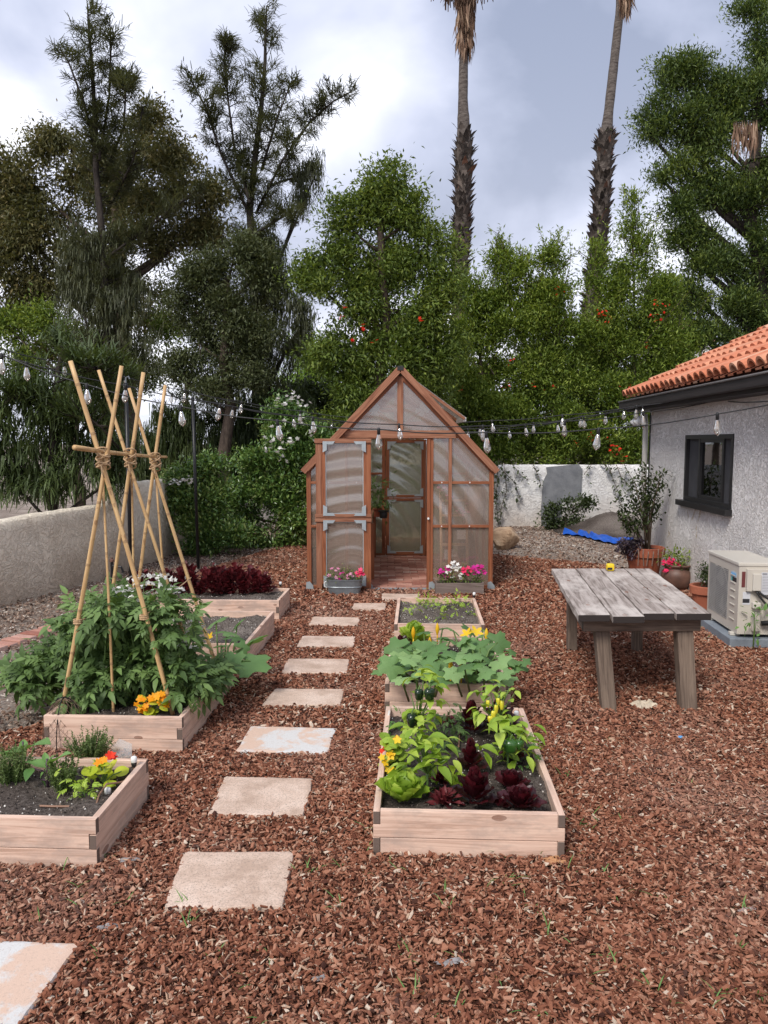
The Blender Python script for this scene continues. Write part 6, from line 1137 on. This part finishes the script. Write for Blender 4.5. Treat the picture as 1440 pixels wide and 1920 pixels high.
# squash
def squash(name,label,leaves,flw,base,z,ls=.24,group=None):
    c=P(*base,z); root=thing(name,label,'squash plant',tuple(c),0,group)
    for i,(a,b,s_,Yy) in enumerate(leaves):
        e=PY(a,b,Yy) if Yy else P(a,b,z+.17+random.uniform(-.10,.07)); dr=nrm(np.array([e-c]))[0]; st=MB(); ed=e-dr*.0; mid=(c+ed)/2+np.array((0,0,.05)); 
        if np.linalg.norm((ed-c)[:2])>.35: bb=np.array((ed[0]-dr[0]*.22,ed[1]-dr[1]*.22,z)); mid=(bb+ed)/2; st.tube([bb,mid,ed],[.007,.006,.005],7)
        else: st.tube([c+rng.normal(0,.03,3)*(1,1,0),mid,ed],[.008,.007,.005],7)
        o=np.array((dr[0]+random.uniform(-.5,.5),dr[1]+random.uniform(-.5,.5),-.12)); m=MB(); U=nrm(np.array([(random.uniform(-.8,.8),random.uniform(-1.5,-.1),1)])); S1=np.array([s_*ls*random.uniform(.62,1.05)]); m.inst(SQ[i%4],frames(np.array([o]),U,S1),np.array([e]),rng.random(1)); lf=obj('leaf',m,M['lf_squash'],root,smooth=True); obj('leaf_stalk',st,M['stem'],lf,smooth=True)
    for i,(a,b,op) in enumerate(flw):
        q=PY(a,b,P(a,b+32,z)[1]); m=MB()
        if op: flowers(root,[q],flower_tpl(5,.5,.5,.5),'f_yel',.11,'blossom')
        else: m.lathe([(.006,-.04),(.012,-.02),(.016,.0),(.013,.02),(.009,.035),(.002,.05)],q,8,random.random()); m.tube([q+(0,0,-.04),q+(.0,0,-.12)],.005,5); obj('blossom',m,M['f_yel'],root,smooth=True)
SB=[(745,1215,.9),(768,1235,.8),(735,1248,.8),(757,1258,.8),(710,1258,.75),(730,1240,.7),(790,1222,.9),(815,1215,1.0),(800,1238,.9),(830,1232,.8),(780,1262,.7),(850,1262,.8),(820,1260,.8),(870,1248,.8),(845,1200,1.0),(875,1205,1.0),(900,1215,1.0),(915,1235,1.0),(895,1245,.9),(935,1240,.9),(955,1235,.8),(970,1245,.7),(985,1240,.55),(895,1195,.9),(920,1200,.8),(880,1180,.8),(850,1182,.7),(830,1195,.7),(935,1215,.7),(910,1262,.8),(885,1268,.7),(945,1262,.6),(905,1180,.6),(795,1185,.6),(830,1178,.5),(765,1210,.6),(860,1228,.9),(885,1228,.9),(960,1222,.5),(960,1258,.5)]
SB+=[(755+13*i+random.uniform(-5,5),(1270,1240,1222,1255,1205)[i%5]+random.uniform(-6,6),random.uniform(.7,.95)) for i in range(16)]+[(740+random.uniform(0,45),random.uniform(1225,1262),.8) for _ in range(5)]
SL2=[[],[]]
for a,b,s_ in SB: SL2[0 if a<850 else 1].append((a,b,s_,None))
squash('squash_plant','squash plant filling the left half of the middle right bed',SL2[0],[(806,1207,0),(820,1180,0),(775,1187,0),(845,1250,0)],(800,1262),ZS,.225,'squash plants of the middle right bed')
squash('squash_plant','squash plant sprawling over the right side of the middle right bed',SL2[1],[(875,1188,1),(912,1190,0),(865,1252,0),(893,1185,1)],(900,1262),ZS,.225,'squash plants of the middle right bed')
rosette('lettuce','yellow green lettuce at the back left of the squash bed','lettuce',776,1205,.14,.16,26,LF_LET,'lf_lime2',wd=.8); rosette('red_romaine','small dark red lettuce at the back left corner of the squash bed','lettuce',752,1212,.09,.08,10,LF_ROM,'lf_red')
squash('squash_plant','squash plant with four huge leaves hanging beside the path on the left',[(425,1185,1.0,5.4),(405,1165,.9,5.7),(440,1195,.7,5.3),(475,1200,1.15,5.35),(470,1240,1.2,5.0),(430,1245,1.0,5.0),(455,1215,.6,5.2),(445,1170,.6,5.8),(400,1235,.8,5.2),(415,1210,.8,5.2)],[(392,1195,1)],(415,1262),.16,.25)
# sparse seedlings in the third right bed
for i,(px,py,lb) in enumerate([(800,1130,'weedy seedlings at the back middle of the sparse bed'),(835,1140,'widest patch of green seedlings in the sparse bed'),(862,1132,'upright seedlings at the right of the sparse bed'),(772,1150,'small seedling at the front left of the sparse bed'),(820,1160,'seedling at the front edge of the sparse bed'),(878,1152,'seedling by the right board of the sparse bed'),(800,1142,'low seedling left of the widest patch in the sparse bed')]):
    feather('seedling',lb,px,py,.10 if i<3 else .05,.05,40 if i<3 else 16,'lf_lime2',ls=.05,stems=5)
# tomatoes under the trellis
TM=[((110,1300),[(100,1225,35,22),(75,1250,26,16),(120,1255,35,32),(40,1265,20,10),(110,1300,36,28),(70,1290,22,18),(55,1340,12,20)],'tomato vine spilling over the left side of the trellis bed',230),((170,1320),[(160,1170,45,45),(150,1220,50,40),(160,1290,60,35),(200,1150,40,35),(190,1240,50,40)],'tallest tomato vine behind the left trellis legs',330),((250,1310),[(230,1140,45,35),(260,1180,50,45),(230,1260,50,45),(280,1240,45,40),(250,1215,50,40)],'tomato vine in the middle of the trellis bed',320),((350,1320),[(320,1170,45,45),(340,1220,45,40),(360,1280,45,30),(385,1285,24,26),(330,1260,45,40),(402,1262,14,14),(388,1308,14,22),(300,1140,40,30)],'tomato vine leaning over the right side of the trellis bed',330)]
for (bx,by),bl,lb,n_ in TM:
    n_=int(n_*1.45)
    c=P(bx,by,.165); c[1]=min(max(c[1],4.3),4.9); root=thing('tomato_plant',lb,'tomato plant',tuple(c),0,'tomato vines in the trellis bed'); B=[]
    for a,b,rx,ry in bl: y=c[1]+random.uniform(-.05,.35); q=PY(a,b,y); B.append((q,np.array((rx*y/F,.20,ry*y/F))))
    m=MB(); [m.tube([c+rng.normal(0,.03,3)*(1,1,0),(c+q)/2+rng.normal(0,.03,3),q],[.007,.006,.003],6) for q,r in B]; obj('stem',m,M['stem'],root,smooth=True)
    idx=rng.integers(0,len(B),n_); C=np.array([B[i][0] for i in idx]); Rr=np.array([B[i][1] for i in idx]); d=rdir(n_); A=C+d*Rr*(rng.random(n_)**.4)[:,None]; A[:,2]=np.maximum(A[:,2],.19)
    D=nrm(rdir(n_)*.8+d*.6+(0,-.1,.15)); s_=rs(n_,.08,.15); m=MB(); m.inst(COMP,frames(D,nrm(rdir(n_)*.3+(0,-.3,1)),s_),A,rng.random(n_)); obj('leaves',m,M['lf_tom'],root,smooth=True)
r_=nasturtium('yellow bloom among the tomato vines behind the middle trellis legs',255,1262,[(270,1235),(275,1228),(262,1232),(268,1240)],[(250,1211),(256,1210),(254,1218),(258,1224),(248,1215)],'f_yel','lf_lime2',z=.165,fs=.05)
c=P(300,1310,.165); c[1]=4.75; c[1]=4.55; r_=thing('coriander','bolted coriander with lacy white flowers above the tomatoes','herb',tuple(c)); m=MB(); pts=[(240,1100),(262,1098),(255,1085),(285,1095),(300,1088),(270,1078),(295,1080),(320,1085),(310,1100),(325,1112),(335,1105),(235,1145),(240,1155),(250,1120),(230,1108),(330,1155),(318,1165),(340,1190),(350,1202),(365,1215),(380,1175),(360,1168),(345,1208),(290,1110),(225,1105),(238,1123)]
fp=[]
for a,b in pts: e=PY(a,b,c[1]+random.uniform(-.15,.3)); m.tube([c+rng.normal(0,.05,3)*(1,1,0),(c+e)/2+rng.normal(0,.04,3),e],[.004,.003,.0015],5); fp+= [e+rng.normal(0,.02,3)*(1.6,1.2,.35) for _ in range(9)]
obj('stem',m,M['stem'],r_); fp=np.array(fp); m=MB(); m.inst(FLW,frames(nrm(rdir(len(fp))+(0,0,.8)),None,rs(len(fp),.022,.036)),fp,rng.random(len(fp))); obj('white_flowers',m,M['f_white'],r_)
A=np.array([PY(random.uniform(240,370),random.uniform(1110,1220),c[1]+random.uniform(-.1,.3)) for _ in range(120)]); m=MB(); m.inst(COMP,frames(rdir(120)*(1,1,.5),None,rs(120,.06,.11)),A,rng.random(120)); obj('leaves',m,M['lf_tom'],r_,smooth=True)
# red lettuces of the far left bed
for i,(px,py,r,h) in enumerate([(282,1100,.10,.15),(300,1096,.10,.15),(320,1108,.11,.17),(345,1112,.12,.20),(368,1100,.12,.22),(392,1112,.12,.20),(415,1112,.13,.20),(428,1105,.10,.18),(455,1100,.12,.22),(478,1104,.12,.20),(500,1102,.10,.15)]):
    c=P(px,py,.16); c[1]=min(max(c[1],7.42),7.78); n_=150; d=rdir(n_); d[:,2]=np.abs(d[:,2]); A=c+d*np.array((r,r,h*1.5))*(.55+.45*rng.random(n_))[:,None]*.85; m=MB(); s_=rs(n_,.05,.085); m.inst(LF_FR,frames(nrm(d+(0,0,.7)+rdir(n_)*.3),None,s_),A,rng.random(n_)); nm_=['first','second','third','fourth','fifth','sixth','seventh','eighth','ninth','tenth','eleventh'][i]
    tag(obj('frilly_lettuce',m,M['lf_burg'],None,tuple(c),smooth=True),'%s burgundy lettuce from the left in the far left bed'%nm_,'lettuce','burgundy lettuces of the far left bed')
# irrigation caps, tubing, markers, cloche
def cap(px,py,z,lb):
    c=P(px,py,z); r_=thing('drip_riser',lb,'irrigation cap',tuple(c),0,'irrigation caps'); m=MB(); m.lathe([(0,0),(.006,0),(.006,.05),(0,.05)],c,8); obj('riser',m,M['tubing'],r_); m=MB(); m.lathe([(0,.038),(.010,.038),(.013,.05),(.013,.060),(0,.060)],c,14); obj('base',m,M['rubber'],r_); m=MB(); m.lathe([(.013,.060),(.0145,.062),(.014,.082),(.009,.087),(0,.088)],c,14); obj('cap',m,M['white'],r_,smooth=True)
cap(252,1452,.155,'white and black irrigation cap in the back corner of the thyme bed'); cap(968,1362,ZS,'white and black irrigation cap behind the peppers'); cap(889,1127,ZS,'white irrigation cap in the far corner of the sparse bed'); cap(203,1512,.085,'white irrigation cap end in the front corner of the thyme bed'); cap(526,1106,.15,'white irrigation cap at the right end of the burgundy lettuces')
def hose(pts,lb,z=ZS):
    c=P(*pts[0],z); m=MB(); m.tube([P(a,b,z+.006+h) for a,b,h in [(p+(0,))[:3] for p in pts]],.0045,6); tag(obj('drip_tube',m,M['tubing'],None,tuple(c)),lb,'drip tube')
hose([(845,1345),(858,1350,.01),(862,1370,.01),(860,1400)],'brown drip tube at the back middle of the nearest bed'); hose([(895,1500),(915,1492,.01),(945,1493,.01),(985,1500)],'brown drip tube between the front red lettuces'); hose([(75,1511),(100,1512,.004),(130,1512)],'straight brown drip tube along the front of the thyme bed'); hose([(180,1510),(186,1490,.01),(200,1470,.03),(225,1467,.01),(245,1462)],'curved brown drip tube beneath the yellow nasturtium'); hose([(860,1510),(868,1480),(862,1450)],'brown drip tube left of the biggest red romaine')
c=P(212,1442,.16); m=MB(); m.prism([(-.05,0),(.05,-.0),(.045,.07),(-.02,.095),(-.055,.06)],c+(0,.12,0),(1,0,.0),(0,.35,.93),(0,-1,.3),.002,.5); tag(obj('plastic_label',m,M['clear'],None,tuple(c)),'clear curled plastic sheet at the back board of the thyme bed','plastic')
for px,py,lb in ((726,1352,'white plant marker at the back left of the nearest bed'),(722,1478,'white plant marker beside the butter lettuce')):
    c=P(px,py,ZS); m=MB(); m.beam(c,c+(.012,.0,.06),.010,.0015,(0,1,0)); tag(obj('plant_marker',m,M['white'],None,tuple(c)),lb,'plant marker')
def cloche():
    c=P(127,1392,0); root=thing('wire_cloche','rusty chicken wire cloche leaning before the tomato bed','wire cloche',tuple(c)); m=MB(); H_=.27; 
    def rad_(t): return .115*math.sqrt(max(0.0,1-t**2.2))+.004
    rows,cols_=11,16
    def pt(i,j): t=i/rows; a=2*math.pi*(j+.5*(i%2))/cols_; return (c[0]+rad_(t)*math.cos(a),c[1]-.03+rad_(t)*math.sin(a),t*H_)
    for i in range(rows):
        for j in range(cols_):
            m.tube([pt(i,j),pt(i+1,j)],.0011,4,cap=False); m.tube([pt(i,j),pt(i+1,j-1+2*(i%2) if i%2 else j-1)],.0011,4,cap=False)
    obj('mesh_dome',m,mat_simple('rusty_wire',(.20,.13,.09),rough=.7,bump=0),root)
    for a0 in (0,1.57): mm=MB(); mm.tube([(c[0]+.118*math.cos(a0)*math.cos(t),c[1]-.03+.118*math.sin(a0)*math.cos(t),.275*math.sin(t)) for t in np.linspace(0,math.pi,20)],.003,5); obj('hoop',mm,M['black'],root)
cloche()
c=P(212,1125,0); r_=thing('riser_pipe','short black irrigation riser standing by the cream wall','pipe',tuple(c)); m=MB(); m.tube([c,c+(0,0,.42)],.016,8); obj('pipe',m,M['black'],r_); m=MB(); m.tube([c+(0,0,.38),c+(.10,0,.36),c+(.12,0,.30)],.013,8); obj('outlet',m,M['black'],r_); m=MB(); m.lathe([(0,0),(.03,0),(.03,.02),(.012,.03),(.012,.045),(0,.045)],c+(0,0,.42),10); obj('valve_top',m,M['urn'],r_)
